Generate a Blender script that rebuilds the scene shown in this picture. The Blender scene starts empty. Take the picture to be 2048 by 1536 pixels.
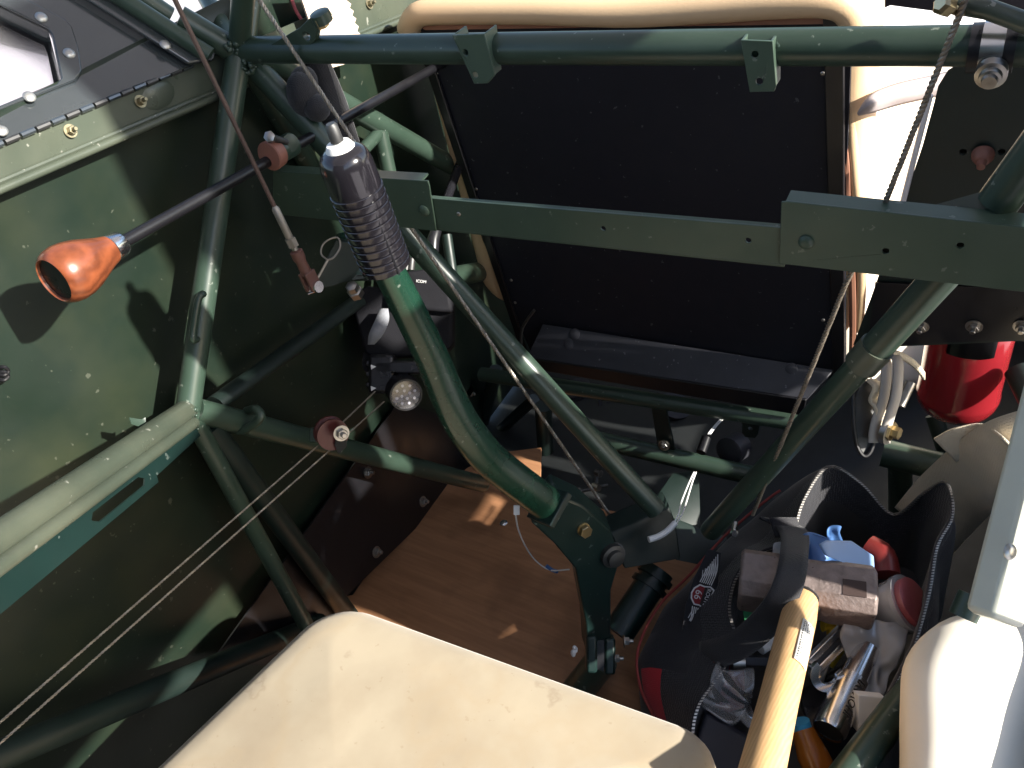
import bpy, bmesh, math, random
from mathutils import Vector, Matrix, noise
from mathutils.geometry import tessellate_polygon
random.seed(7)
S = bpy.context.scene
COL = S.collection
V = Vector
# ------------------------------------------------------------------ camera
F = 1655.0
CAM = V((0, 0, 1.1))
WX = V((0.865, 0.167, -0.472)); WY = V((0.462, -0.631, 0.623)); WD = V((0.194, 0.757, 0.623))
cd = bpy.data.cameras.new('camera'); cam = bpy.data.objects.new('camera', cd); COL.objects.link(cam)
right = V((WX[0], WY[0], -WD[0])).normalized(); down = V((WX[1], WY[1], -WD[1])); fwd = V((WX[2], WY[2], -WD[2])).normalized()
down = (down - right * down.dot(right) - fwd * down.dot(fwd)).normalized()
m = Matrix.Identity(4)
for i in range(3):
    m[i][0] = right[i]; m[i][1] = -down[i]; m[i][2] = -fwd[i]; m[i][3] = CAM[i]
cam.matrix_world = m
cd.sensor_width = 36; cd.lens = F / 2048 * 36; cd.clip_start = 0.02; cd.clip_end = 500
S.camera = cam
# ------------------------------------------------------------------ light
SUN_DIR = V((0.89, 0.03, 0.455)).normalized()
w = bpy.data.worlds.new('World'); S.world = w; w.use_nodes = True
nt = w.node_tree; bg = nt.nodes['Background']; sky = nt.nodes.new('ShaderNodeTexSky')
sky.sky_type = 'NISHITA'; sky.sun_disc = False
sky.sun_elevation = math.asin(SUN_DIR.z); sky.sun_rotation = math.atan2(SUN_DIR.x, SUN_DIR.y)
nt.links.new(sky.outputs[0], bg.inputs[0]); bg.inputs[1].default_value = 0.12
sd = bpy.data.lights.new('sun', 'SUN'); sd.energy = 5.0; sd.angle = math.radians(1.0); sd.color = (1.0, 0.95, 0.86)
so = bpy.data.objects.new('sun', sd); COL.objects.link(so)
so.rotation_euler = SUN_DIR.to_track_quat('Z', 'Y').to_euler()
S.view_settings.view_transform = 'Standard'; S.view_settings.look = 'None'
S.view_settings.exposure = 1.3; S.view_settings.gamma = 1.0

# ------------------------------------------------------------------ helpers: points
def ray(px, py):
    return right * ((px - 1024) / F) + down * ((py - 768) / F) + fwd
def P(px, py, d): return CAM + ray(px, py) * d
def PN(px, py, p0, n):
    r = ray(px, py); return CAM + r * ((p0 - CAM).dot(n) / r.dot(n))
def PX(px, py, x): return PN(px, py, V((x, 0, 0)), V((1, 0, 0)))
def PY(px, py, y): return PN(px, py, V((0, y, 0)), V((0, 1, 0)))
def PZ(px, py, z): return PN(px, py, V((0, 0, z)), V((0, 0, 1)))

# ------------------------------------------------------------------ helpers: materials
def mat(name, col, rough=0.5, metal=0.0, var=0.25, vscale=18, bump=0.0, bscale=300, spec=0.5, coat=0.0,
        dust=0.0, dustcol=(0.45, 0.42, 0.36), chips=0.0, chipcol=(0.5, 0.5, 0.5), rvar=0.15, sheen=0.0):
    M = bpy.data.materials.new(name); M.use_nodes = True
    n = M.node_tree.nodes; l = M.node_tree.links; b = n['Principled BSDF']
    b.inputs['Metallic'].default_value = metal; b.inputs['Specular IOR Level'].default_value = spec
    b.inputs['Coat Weight'].default_value = coat; b.inputs['Coat Roughness'].default_value = 0.15
    if sheen: b.inputs['Sheen Weight'].default_value = sheen
    tc = n.new('ShaderNodeTexCoord')
    nz = n.new('ShaderNodeTexNoise'); nz.inputs['Scale'].default_value = vscale; nz.inputs['Detail'].default_value = 7
    l.new(tc.outputs['Object'], nz.inputs['Vector'])
    mx = n.new('ShaderNodeMix'); mx.data_type = 'RGBA'
    c = V(col)
    mx.inputs['A'].default_value = (*(c * (1 - var)), 1); mx.inputs['B'].default_value = (*(c * (1 + var)), 1)
    l.new(nz.outputs['Fac'], mx.inputs['Factor']); out = mx.outputs['Result']
    def layer(out, scale, lo, hi, colr, amt, det=8):
        z = n.new('ShaderNodeTexNoise'); z.inputs['Scale'].default_value = scale; z.inputs['Detail'].default_value = det
        l.new(tc.outputs['Object'], z.inputs['Vector'])
        mr = n.new('ShaderNodeMapRange'); mr.inputs['From Min'].default_value = lo; mr.inputs['From Max'].default_value = hi
        mr.inputs['To Max'].default_value = amt; l.new(z.outputs['Fac'], mr.inputs['Value'])
        x = n.new('ShaderNodeMix'); x.data_type = 'RGBA'; l.new(mr.outputs['Result'], x.inputs['Factor'])
        l.new(out, x.inputs['A']); x.inputs['B'].default_value = (*colr, 1)
        return x.outputs['Result']
    if dust: out = layer(out, 9, 0.45, 0.75, dustcol, dust)
    if chips: out = layer(out, 130, 0.69, 0.71, chipcol, chips, 3)
    l.new(out, b.inputs['Base Color'])
    mr = n.new('ShaderNodeMapRange'); mr.inputs['To Min'].default_value = max(0.02, rough - rvar); mr.inputs['To Max'].default_value = min(1, rough + rvar)
    z2 = n.new('ShaderNodeTexNoise'); z2.inputs['Scale'].default_value = vscale * 2.3; z2.inputs['Detail'].default_value = 6
    l.new(tc.outputs['Object'], z2.inputs['Vector']); l.new(z2.outputs['Fac'], mr.inputs['Value']); l.new(mr.outputs['Result'], b.inputs['Roughness'])
    if bump:
        bz = n.new('ShaderNodeTexNoise'); bz.inputs['Scale'].default_value = bscale; bz.inputs['Detail'].default_value = 4
        l.new(tc.outputs['Object'], bz.inputs['Vector'])
        bp = n.new('ShaderNodeBump'); bp.inputs['Strength'].default_value = bump; bp.inputs['Distance'].default_value = 0.002
        l.new(bz.outputs['Fac'], bp.inputs['Height']); l.new(bp.outputs['Normal'], b.inputs['Normal'])
    return M

def wood(name, c1, c2, scale, rot, rough=0.4, coat=0.0, dist=3.0, stretch=(1, 1, 1), stain=0.0, ring=.45):
    M = bpy.data.materials.new(name); M.use_nodes = True
    n = M.node_tree.nodes; l = M.node_tree.links; b = n['Principled BSDF']
    tc = n.new('ShaderNodeTexCoord'); mp = n.new('ShaderNodeMapping'); mp.inputs['Rotation'].default_value = rot; mp.inputs['Scale'].default_value = stretch
    l.new(tc.outputs['Object'], mp.inputs['Vector'])
    wv = n.new('ShaderNodeTexWave'); wv.inputs['Scale'].default_value = scale; wv.inputs['Distortion'].default_value = dist; wv.inputs['Detail'].default_value = 4
    wv.inputs['Detail Scale'].default_value = 2.0
    l.new(mp.outputs['Vector'], wv.inputs['Vector'])
    nz = n.new('ShaderNodeTexNoise'); nz.inputs['Scale'].default_value = scale * 1.3; nz.inputs['Detail'].default_value = 9; l.new(mp.outputs['Vector'], nz.inputs['Vector'])
    ad = n.new('ShaderNodeMath'); ad.operation = 'MULTIPLY_ADD'; ad.inputs[1].default_value = ring; l.new(wv.outputs['Fac'], ad.inputs[0])
    sc = n.new('ShaderNodeMath'); sc.operation = 'MULTIPLY'; sc.inputs[1].default_value = 1.1 - ring; l.new(nz.outputs['Fac'], sc.inputs[0]); l.new(sc.outputs[0], ad.inputs[2])
    mx = n.new('ShaderNodeMix'); mx.data_type = 'RGBA'; mx.inputs['A'].default_value = (*c1, 1); mx.inputs['B'].default_value = (*c2, 1)
    l.new(ad.outputs[0], mx.inputs['Factor']); out = mx.outputs['Result']
    if stain:
        z = n.new('ShaderNodeTexNoise'); z.inputs['Scale'].default_value = 11; z.inputs['Detail'].default_value = 8; l.new(tc.outputs['Object'], z.inputs['Vector'])
        mr = n.new('ShaderNodeMapRange'); mr.inputs['From Min'].default_value = .5; mr.inputs['From Max'].default_value = .62; mr.inputs['To Max'].default_value = stain
        l.new(z.outputs['Fac'], mr.inputs['Value'])
        x = n.new('ShaderNodeMix'); x.data_type = 'RGBA'; l.new(mr.outputs['Result'], x.inputs['Factor']); l.new(out, x.inputs['A'])
        x.inputs['B'].default_value = (c1[0] * .45, c1[1] * .45, c1[2] * .5, 1); out = x.outputs['Result']
    l.new(out, b.inputs['Base Color'])
    b.inputs['Roughness'].default_value = rough; b.inputs['Coat Weight'].default_value = coat; b.inputs['Coat Roughness'].default_value = .08
    bp = n.new('ShaderNodeBump'); bp.inputs['Strength'].default_value = .15; bp.inputs['Distance'].default_value = .001
    l.new(nz.outputs['Fac'], bp.inputs['Height']); l.new(bp.outputs['Normal'], b.inputs['Normal'])
    return M

def fabric(name, col, scale=900, strength=0.6, rough=0.75, var=.25, sheen=0.2, spec=.35, dust=0.0):
    M = mat(name, col, rough=rough, var=var, vscale=25, sheen=sheen, spec=spec, dust=dust)
    n = M.node_tree.nodes; l = M.node_tree.links; b = n['Principled BSDF']
    tc = n.new('ShaderNodeTexCoord'); vo = n.new('ShaderNodeTexVoronoi'); vo.inputs['Scale'].default_value = scale; vo.inputs['Randomness'].default_value = .35
    l.new(tc.outputs['Object'], vo.inputs['Vector'])
    bp = n.new('ShaderNodeBump'); bp.inputs['Strength'].default_value = strength; bp.inputs['Distance'].default_value = .001
    l.new(vo.outputs['Distance'], bp.inputs['Height']); l.new(bp.outputs['Normal'], b.inputs['Normal'])
    return M

def clear(name, tint=(.9, .92, .95), haze=0.25, rough=.12):
    M = bpy.data.materials.new(name); M.use_nodes = True
    n = M.node_tree.nodes; l = M.node_tree.links; n.remove(n['Principled BSDF']); o = n['Material Output']
    tr = n.new('ShaderNodeBsdfTransparent'); tr.inputs[0].default_value = (*tint, 1)
    gl = n.new('ShaderNodeBsdfGlossy'); gl.inputs['Roughness'].default_value = rough
    df = n.new('ShaderNodeBsdfDiffuse'); df.inputs[0].default_value = (*tint, 1)
    m1 = n.new('ShaderNodeMixShader'); m1.inputs[0].default_value = haze; l.new(tr.outputs[0], m1.inputs[1]); l.new(df.outputs[0], m1.inputs[2])
    fr = n.new('ShaderNodeFresnel'); fr.inputs[0].default_value = 1.5
    m2 = n.new('ShaderNodeMixShader'); l.new(fr.outputs[0], m2.inputs[0]); l.new(m1.outputs[0], m2.inputs[1]); l.new(gl.outputs[0], m2.inputs[2])
    l.new(m2.outputs[0], o.inputs[0])
    return M

GREEN = mat('green_paint', (.031, .054, .039), rough=.34, var=.25, spec=.55, dust=.10, dustcol=(.10, .13, .11), chips=.5, chipcol=(.25, .28, .24), rvar=.1)
GREEN_RAIL = mat('green_rail_paint', (.050, .082, .058), rough=.42, var=.12, dust=.12, dustcol=(.12, .15, .11), chips=.3, chipcol=(.3, .32, .28))
GREEN_STICK = mat('green_gloss_paint', (.010, .042, .026), rough=.28, var=.2, spec=.6, coat=.2, chips=.4, chipcol=(.35, .4, .35), rvar=.07)
GREEN_STK2 = mat('dark_teal_paint', (.008, .022, .020), rough=.35, var=.25, spec=.5, chips=.3, chipcol=(.2, .24, .22))
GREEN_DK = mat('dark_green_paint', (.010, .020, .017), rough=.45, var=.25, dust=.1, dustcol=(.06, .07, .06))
OLIVE = mat('olive_skin_paint', (.0085, .0175, .0115), rough=.38, var=.3, vscale=7, bump=.05, bscale=60, dust=.5, dustcol=(.042, .047, .023), chips=.3, chipcol=(.16, .17, .13))
SILL = mat('worn_sill_paint', (.058, .072, .054), rough=.32, var=.25, vscale=14, dust=.3, dustcol=(.20, .20, .14), bump=.06, bscale=120, chips=.5, chipcol=(.4, .4, .35))
GLOSSBLK = mat('black_green_gloss_sheet', (.035, .042, .046), rough=.2, var=.3, spec=.9, coat=1.0, dust=.2, dustcol=(.07, .075, .075), bump=.04, bscale=40)
BLACKPANEL = mat('black_panel_paint', (.0115, .0125, .0195), rough=.55, var=.15, spec=.3, chips=.25, chipcol=(.3, .3, .3))
SHELF = mat('scuffed_black_shelf', (.030, .031, .040), rough=.5, var=.4, vscale=30, dust=.15, dustcol=(.12, .12, .13), chips=.4, chipcol=(.3, .3, .32))
BLACK = mat('black_paint', (.008, .008, .010), rough=.35, var=.2)
BLKPLASTIC = mat('black_plastic', (.012, .012, .015), rough=.3, var=.2)
GRIPM = mat('black_gloss_rubber', (.012, .011, .014), rough=.16, var=.2, spec=.7, rvar=.06)
STEEL = mat('dull_steel', (.42, .40, .37), rough=.38, metal=1, var=.3, vscale=60)
DKSTEEL = mat('dark_steel', (.10, .10, .10), rough=.5, metal=.8, var=.3, vscale=60)
CHROME = mat('chrome', (.72, .72, .73), rough=.22, metal=1, var=.1, rvar=.06)
BRASS = mat('cadmium_bolt', (.55, .44, .26), rough=.35, metal=1, var=.25, vscale=90)
BROWNSTEEL = mat('brown_rod', (.10, .062, .05), rough=.5, metal=.2, var=.3, vscale=60)
COPPERCOL = mat('worn_red_brown', (.25, .105, .075), rough=.5, var=.4, vscale=50)
RUSTFORK = mat('brown_fork', (.13, .058, .045), rough=.45, var=.3, vscale=60)
PULLEY = mat('red_phenolic', (.10, .020, .018), rough=.4, var=.3, vscale=60)
CABLE = mat('cable_steel', (.34, .31, .27), rough=.45, metal=.7, var=.2, vscale=90)
CABLEDK = mat('cable_dark', (.23, .195, .155), rough=.5, metal=.5, var=.3, vscale=60)
SUEDE = mat('cream_suede', (.43, .362, .262), rough=.9, var=.10, vscale=26, bump=.16, bscale=2600, spec=.12, dust=.9, dustcol=(.32, .25, .17), sheen=.3, chips=.35, chipcol=(.30, .22, .14))
def stain_ring(M, scale, lo, hi, colr, amt):
    n = M.node_tree.nodes; l = M.node_tree.links; b = n['Principled BSDF']; src = b.inputs['Base Color'].links[0].from_socket
    tc = n.new('ShaderNodeTexCoord'); z = n.new('ShaderNodeTexNoise'); z.inputs['Scale'].default_value = scale; z.inputs['Detail'].default_value = 5
    l.new(tc.outputs['Object'], z.inputs['Vector'])
    r = n.new('ShaderNodeValToRGB'); e = r.color_ramp.elements; e[0].position = lo; e[0].color = (0, 0, 0, 1); e[1].position = hi; e[1].color = (.25, .25, .25, 1)
    k = e.new((lo * .35 + hi * .65)); k.color = (1, 1, 1, 1); k2 = e.new(min(.99, hi + .06)); k2.color = (0, 0, 0, 1)
    l.new(z.outputs['Fac'], r.inputs['Fac'])
    mm = n.new('ShaderNodeMath'); mm.operation = 'MULTIPLY'; mm.inputs[1].default_value = amt; l.new(r.outputs['Color'], mm.inputs[0])
    x = n.new('ShaderNodeMix'); x.data_type = 'RGBA'; l.new(mm.outputs[0], x.inputs['Factor']); l.new(src, x.inputs['A']); x.inputs['B'].default_value = (*colr, 1)
    l.new(x.outputs['Result'], b.inputs['Base Color'])
stain_ring(SUEDE, 5.0, .50, .56, (.40, .31, .20), .42)
stain_ring(SUEDE, 15, .66, .70, (.28, .21, .14), .5)
VINYL = mat('cream_vinyl', (.66, .47, .285), rough=.5, var=.06, vscale=12, bump=.1, bscale=500)
CANVAS = mat('cream_canvas', (.76, .68, .56), rough=.85, var=.05, vscale=15, bump=.15, bscale=600)
BROWNTRIM = mat('brown_leather_edge', (.29, .135, .085), rough=.55, var=.3, vscale=30)
PINKFLAP = mat('pale_leather', (.70, .55, .44), rough=.7, var=.1, vscale=20, chips=.6, chipcol=(.2, .12, .09))
KNOBWOOD = wood('knob_wood', (.070, .019, .009), (.28, .078, .030), 34, (.4, .9, .3), rough=.32, coat=.35, dist=5)
PLY = wood('plywood', (.25, .110, .050), (.56, .285, .145), 16, (0, 0, -.9), rough=.5, dist=8, stretch=(.35, 3.2, 1), stain=.3, ring=.10)
HICKORY = wood('hickory', (.50, .29, .13), (.72, .46, .23), 30, (.3, 0, .2), rough=.45, dist=3, stretch=(4, 1, 1))
IRON = mat('rusty_iron', (.25, .20, .185), rough=.5, metal=.3, var=.5, vscale=90, dust=.8, dustcol=(.13, .065, .045), bump=.55, bscale=220, chips=.8, chipcol=(.07, .04, .03))
REDPAINT = mat('red_gloss', (.235, .014, .020), rough=.16, var=.06, coat=.5, rvar=.05)
NYLON = fabric('black_nylon', (.016, .016, .022), 700, .4, dust=.12)
MESHF = fabric('black_mesh_fabric', (.022, .022, .027), 420, 1.0, rough=.5, spec=.5)
LINING = fabric('black_lining', (.020, .020, .022), 900, .25, rough=.5, spec=.5, dust=.1)
REDFAB = fabric('red_fabric', (.42, .012, .025), 600, .4)
REDPIPE = mat('red_piping', (.26, .035, .03), rough=.6)
WEB = fabric('beige_webbing', (.66, .57, .43), 500, .6, dust=0)
BLKWEB = fabric('black_webbing', (.022, .022, .026), 800, .5)
NITRILE = mat('pale_blue_rubber', (.30, .48, .80), rough=.5, var=.1)
NITRILEDK = mat('blue_rubber', (.07, .17, .40), rough=.45, var=.3, vscale=40)
WHITE = mat('white_plastic', (.8, .8, .79), rough=.5, var=.05)
LABELW = mat('white_label', (.82, .81, .78), rough=.5, var=.03)
GREENCARD = mat('green_card', (.008, .16, .05), rough=.5)
YELLOW = mat('yellow_plastic', (.65, .48, .04), rough=.35)
DKRED = mat('dark_red_plastic', (.16, .018, .016), rough=.35, var=.3)
REDCAP = mat('mauve_red_lid', (.30, .07, .08), rough=.4)
BLUECAP = mat('blue_cap', (.05, .30, .50), rough=.35)
AMBER = mat('amber_plastic', (.28, .09, .012), rough=.2)
NAVY = mat('navy_pouch', (.010, .011, .020), rough=.5)
GREYWEB = fabric('grey_tab', (.26, .27, .30), 700, .5)
DARKINK = mat('dark_ink', (.01, .01, .01), rough=.7)
WHITETHREAD = mat('white_thread', (.72, .72, .74), rough=.7)
FROST = clear('frosted_plastic', (.80, .82, .86), .30, .18)
FILM = clear('plastic_film', (.93, .94, .96), .10, .07)
GLASS = clear('window_acrylic', (.96, .95, .97), .05, .05)
CONCRETE = mat('pale_concrete', (.52, .47, .47), rough=.85, var=.12, vscale=2, bump=.1, bscale=90)
FIREWALL = mat('dark_firewall', (.012, .014, .015), rough=.6)
WHITEPAINT = mat('white_gloss_paint', (.8, .78, .8), rough=.3, var=.03)
POST = mat('pale_glare_post', (.62, .63, .53), rough=.35, var=.2, dust=.4, dustcol=(.62, .60, .42))  # pale tone stands in for sun glare on the post
ALUMDIRT = mat('bare_aluminium', (.5, .5, .48), rough=.4, metal=.8, var=.2, vscale=30)

# ------------------------------------------------------------------ helpers: objects
def origin(o):
    p = V((0, 0, 0))
    while o is not None:
        p = p + o.location; o = o.parent
    return p
def mkmesh(name, verts, faces, mats, fm=None, smooth=True, angle=40):
    me = bpy.data.meshes.new(name); me.from_pydata([tuple(v) for v in verts], [], faces)
    for mm in (mats if isinstance(mats, (list, tuple)) else [mats]): me.materials.append(mm)
    if fm:
        for p, i in zip(me.polygons, fm): p.material_index = i
    bm = bmesh.new(); bm.from_mesh(me); bmesh.ops.recalc_face_normals(bm, faces=bm.faces); bm.to_mesh(me); bm.free()
    if smooth:
        me.shade_smooth(); me.set_sharp_from_angle(angle=math.radians(angle))
    me.update(); return me
def obj(name, geo, mats, parent=None, smooth=True, angle=40, fm=None, bevel=0, loc=None):
    verts, faces = geo
    if parent is not None: og = origin(parent)
    else: og = loc if loc is not None else sum((V(v) for v in verts), V()) / max(1, len(verts))
    me = mkmesh(name, [V(v) - og for v in verts], faces, mats, fm, smooth, angle)
    o = bpy.data.objects.new(name, me); COL.objects.link(o)
    if parent is not None: o.parent = parent
    else: o.location = og
    if bevel:
        bv = o.modifiers.new('bevel', 'BEVEL'); bv.width = bevel; bv.segments = 2; bv.limit_method = 'ANGLE'; bv.angle_limit = math.radians(35)
    return o
def thing(name, label, cat, loc, group=None):
    o = bpy.data.objects.new(name, None); COL.objects.link(o); o.location = loc; o.empty_display_size = .03
    return tag(o, label, cat, group)
def tag(o, label, cat, group=None):
    o['label'] = label; o['category'] = cat
    if group: o['group'] = group
    return o
def struct(o): o['kind'] = 'structure'; return o
def basis(z, hint=None):
    z = z.normalized(); h = hint or (V((0, 0, 1)) if abs(z.z) < .9 else V((1, 0, 0)))
    x = h.cross(z).normalized(); return x, z.cross(x), z
def join(*geos):
    vs, fs = [], []
    for g in geos:
        k = len(vs); vs += list(g[0]); fs += [tuple(i + k for i in f) for f in g[1]]
    return vs, fs
def catmull(pts, n=6, closed=False):
    out = []; N = len(pts)
    for i in range(N if closed else N - 1):
        g = lambda k: pts[k % N] if closed else pts[max(0, min(N - 1, k))]
        a, b, c, d = g(i - 1), g(i), g(i + 1), g(i + 2)
        for j in range(n):
            t = j / n
            out.append(.5 * ((2 * b) + (c - a) * t + (2 * a - 5 * b + 4 * c - d) * t * t + (3 * b - a - 3 * c + d) * t ** 3))
    if not closed: out.append(pts[-1].copy() if hasattr(pts[-1], 'copy') else pts[-1])
    return out
def tube(pts, r, seg=14, caps=True, flat=1.0):
    pts = [V(p) for p in pts]; n = len(pts); rs = r if isinstance(r, (list, tuple)) else [r] * n
    vs, fs = [], []; x = None
    for i, p in enumerate(pts):
        t = (pts[min(i + 1, n - 1)] - pts[max(i - 1, 0)]).normalized()
        if x is None: x, y, _ = basis(t)
        else:
            x = (x - t * x.dot(t)).normalized(); y = t.cross(x)
        for k in range(seg):
            a = 2 * math.pi * k / seg; vs.append(p + x * (math.cos(a) * rs[i]) + y * (math.sin(a) * rs[i] * flat))
    for i in range(n - 1):
        for k in range(seg):
            a = i * seg + k; b = i * seg + (k + 1) % seg; fs.append((a, b, b + seg, a + seg))
    if caps: fs += [tuple(range(seg))[::-1], tuple((n - 1) * seg + k for k in range(seg))]
    return vs, fs
def lathe(p0, axis, prof, seg=28):
    x, y, z = basis(axis); vs, fs = [], []
    for t, r in prof:
        for k in range(seg):
            a = 2 * math.pi * k / seg; vs.append(p0 + z * t + (x * math.cos(a) + y * math.sin(a)) * max(r, 1e-5))
    n = len(prof)
    for i in range(n - 1):
        for k in range(seg):
            a = i * seg + k; b = i * seg + (k + 1) % seg; fs.append((a, b, b + seg, a + seg))
    fs += [tuple(range(seg)), tuple((n - 1) * seg + k for k in range(seg))]
    return vs, fs
def prism(loop, thick, holes=()):
    """extrude a planar loop (with holes) by the vector thick"""
    loops = [list(loop)] + [list(h) for h in holes]; flat = [p for lp in loops for p in lp]
    tris = tessellate_polygon([[V(p) for p in lp] for lp in loops]); n = len(flat)
    vs = [V(p) for p in flat] + [V(p) + thick for p in flat]
    fs = [tuple(t) for t in tris] + [tuple(i + n for i in t)[::-1] for t in tris]
    k = 0
    for lp in loops:
        for i in range(len(lp)):
            a = k + i; b = k + (i + 1) % len(lp); fs.append((a, b, b + n, a + n))
        k += len(lp)
    return vs, fs
def circle(c, n, r, seg=14):
    x, y, _ = basis(n); return [c + (x * math.cos(2 * math.pi * k / seg) + y * math.sin(2 * math.pi * k / seg)) * r for k in range(seg)]
def box(c, ex, ey, ez):
    vs = [c + ex * a + ey * b + ez * d for a in (-1, 1) for b in (-1, 1) for d in (-1, 1)]
    return vs, [(0, 1, 3, 2), (4, 6, 7, 5), (0, 4, 5, 1), (2, 3, 7, 6), (0, 2, 6, 4), (1, 5, 7, 3)]
def bar(p0, p1, w, h, up=V((0, 0, 1))):
    d = p1 - p0; z = d.normalized(); s = z.cross(up).normalized(); u = s.cross(z)
    return box((p0 + p1) / 2, d / 2, s * (w / 2), u * (h / 2))
def ball(c, r, seg=10, rings=6, sq=(1, 1, 1)):
    vs, fs = [], []
    for i in range(rings + 1):
        th = math.pi * i / rings
        for k in range(seg):
            a = 2 * math.pi * k / seg
            vs.append(c + V((math.sin(th) * math.cos(a) * r * sq[0], math.sin(th) * math.sin(a) * r * sq[1], math.cos(th) * r * sq[2])))
    for i in range(rings):
        for k in range(seg):
            a = i * seg + k; b = i * seg + (k + 1) % seg; fs.append((a, b, b + seg, a + seg))
    return vs, fs
def grid(rows):
    m = len(rows[0]); vs = [p for r in rows for p in r]
    return vs, [(i * m + j, i * m + j + 1, (i + 1) * m + j + 1, (i + 1) * m + j) for i in range(len(rows) - 1) for j in range(m - 1)]
def sheet(name, rows, mats, parent=None, thick=.0015, sub=0, fm=None, loc=None):
    o = obj(name, grid(rows), mats, parent, angle=80, fm=fm, loc=loc)
    if sub: q = o.modifiers.new('subsurf', 'SUBSURF'); q.levels = q.render_levels = sub
    q = o.modifiers.new('solidify', 'SOLIDIFY'); q.thickness = thick; q.offset = 0
    return o
def ribbon(pts, width_vec, n=6, cols=3):
    c = catmull([V(p) for p in pts], n)
    wv = width_vec if isinstance(width_vec, list) else [width_vec] * len(pts)
    wv = catmull([V(x) for x in wv], n)
    return [[p + q * (j / (cols - 1) - .5) for j in range(cols)] for p, q in zip(c, wv)]
def rope(pts, r, pitch=.010, strands=3, seg=5):
    """laid wire rope: helical strands round a polyline"""
    pts = [V(p) for p in pts]; geos = []
    L = sum((pts[i + 1] - pts[i]).length for i in range(len(pts) - 1)); N = int(L / pitch * 8)
    def at(s):
        for i in range(len(pts) - 1):
            d = (pts[i + 1] - pts[i]).length
            if s <= d or i == len(pts) - 2: return pts[i] + (pts[i + 1] - pts[i]) * (s / d), (pts[i + 1] - pts[i]).normalized()
            s -= d
    for k in range(strands):
        q = []
        for i in range(N + 1):
            s = L * i / N; p, t = at(s); x, y, _ = basis(t); a = 2 * math.pi * (s / pitch + k / strands)
            q.append(p + (x * math.cos(a) + y * math.sin(a)) * r * .52)
        geos.append(tube(q, r * .56, seg))
    return join(*geos)
# shared bolt meshes, built along +Z with the seat at z=0
def polar(n, r, z, ph=0): return [V((r * math.cos(2 * math.pi * k / n + ph), r * math.sin(2 * math.pi * k / n + ph), z)) for k in range(n)]
def stack(rings):
    n = len(rings[0]); vs = [p for r in rings for p in r]
    fs = [(i * n + k, i * n + (k + 1) % n, (i + 1) * n + (k + 1) % n, (i + 1) * n + k) for i in range(len(rings) - 1) for k in range(n)]
    return vs, fs + [tuple(range(n))[::-1], tuple((len(rings) - 1) * n + k for k in range(n))]
def bolt_geo(r, h, nut=True, shank=.5, wr=1.5):
    w = stack([polar(18, r * wr, 0), polar(18, r * wr, r * .22)])
    g = stack([polar(6, r, r * .22), polar(6, r, h * .92), polar(6, r * .9, h)])
    if nut: return join(w, g, stack([polar(12, r * shank, h), polar(12, r * shank, h * 1.7), polar(12, r * shank * .8, h * 1.8)]))
    return join(w, g)
def screw_geo(r):
    g = stack([polar(16, r, 0), polar(16, r, r * .18), polar(16, r * .8, r * .42), polar(16, r * .4, r * .55)])
    return g
BM = {}
def shared(key, geo, m):
    if key not in BM: BM[key] = mkmesh(key, geo[0], geo[1], m, angle=35)
    return BM[key]
NUT = shared('nut', bolt_geo(.0055, .006), STEEL)
NUTDK = shared('dark_nut', bolt_geo(.0045, .006), STEEL)
NUTBR = shared('brass_nut', bolt_geo(.0036, .0055), mat('old_cadmium', (.26, .23, .15), rough=.4, metal=.8, var=.4, vscale=120))
HEXBR = shared('hex_head', bolt_geo(.0068, .008, False, wr=1.05), BRASS)
SCREW = shared('screw_head', screw_geo(.0048), ALUMDIRT)
SCREWG = shared('painted_screw_head', screw_geo(.0055), GREEN_RAIL)
SCREWS = shared('small_screw_head', screw_geo(.0022), STEEL)
def place(name, me, parent, loc, z, spin=0):
    o = bpy.data.objects.new(name, me); COL.objects.link(o); o.parent = parent
    x, y, zz = basis(V(z)); mm = Matrix((x, y, zz)).transposed().to_4x4() @ Matrix.Rotation(spin, 4, 'Z')
    mm.translation = V(loc) - origin(parent); o.matrix_local = mm; return o
def weld(c, r, n, seed):
    rnd = random.Random(seed); return join(*[ball(c + V((rnd.gauss(0, 1), rnd.gauss(0, 1), rnd.gauss(0, 1))).normalized() * r * rnd.uniform(.72, .92), rnd.uniform(.0016, .0030), 8, 5) for _ in range(n * 3)])
def text(name, s, size, c, xdir, ydir, m, parent, depth=.0003):
    cu = bpy.data.curves.new(name, 'FONT'); cu.body = s; cu.size = size; cu.extrude = depth; cu.align_x = 'CENTER'; cu.align_y = 'CENTER'
    t = bpy.data.objects.new(name + '_tmp', cu); COL.objects.link(t)
    dg = bpy.context.evaluated_depsgraph_get(); me = bpy.data.meshes.new_from_object(t.evaluated_get(dg)); bpy.data.objects.remove(t)
    me.materials.clear(); me.materials.append(m)
    o = bpy.data.objects.new(name, me); COL.objects.link(o); o.parent = parent
    x = xdir.normalized(); z = x.cross(ydir).normalized(); y = z.cross(x)
    mm = Matrix((x, y, z)).transposed().to_4x4(); mm.translation = c - origin(parent); o.matrix_local = mm; return o
TOWARD = -fwd
LEFTN = V((1, 0, 0))

# ================================================================== SETTING
g = obj('ground', ([V((-60, -60, -.85)), V((60, -60, -.85)), V((60, 60, -.85)), V((-60, 60, -.85))], [(0, 1, 2, 3)]), CONCRETE); struct(g)

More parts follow.
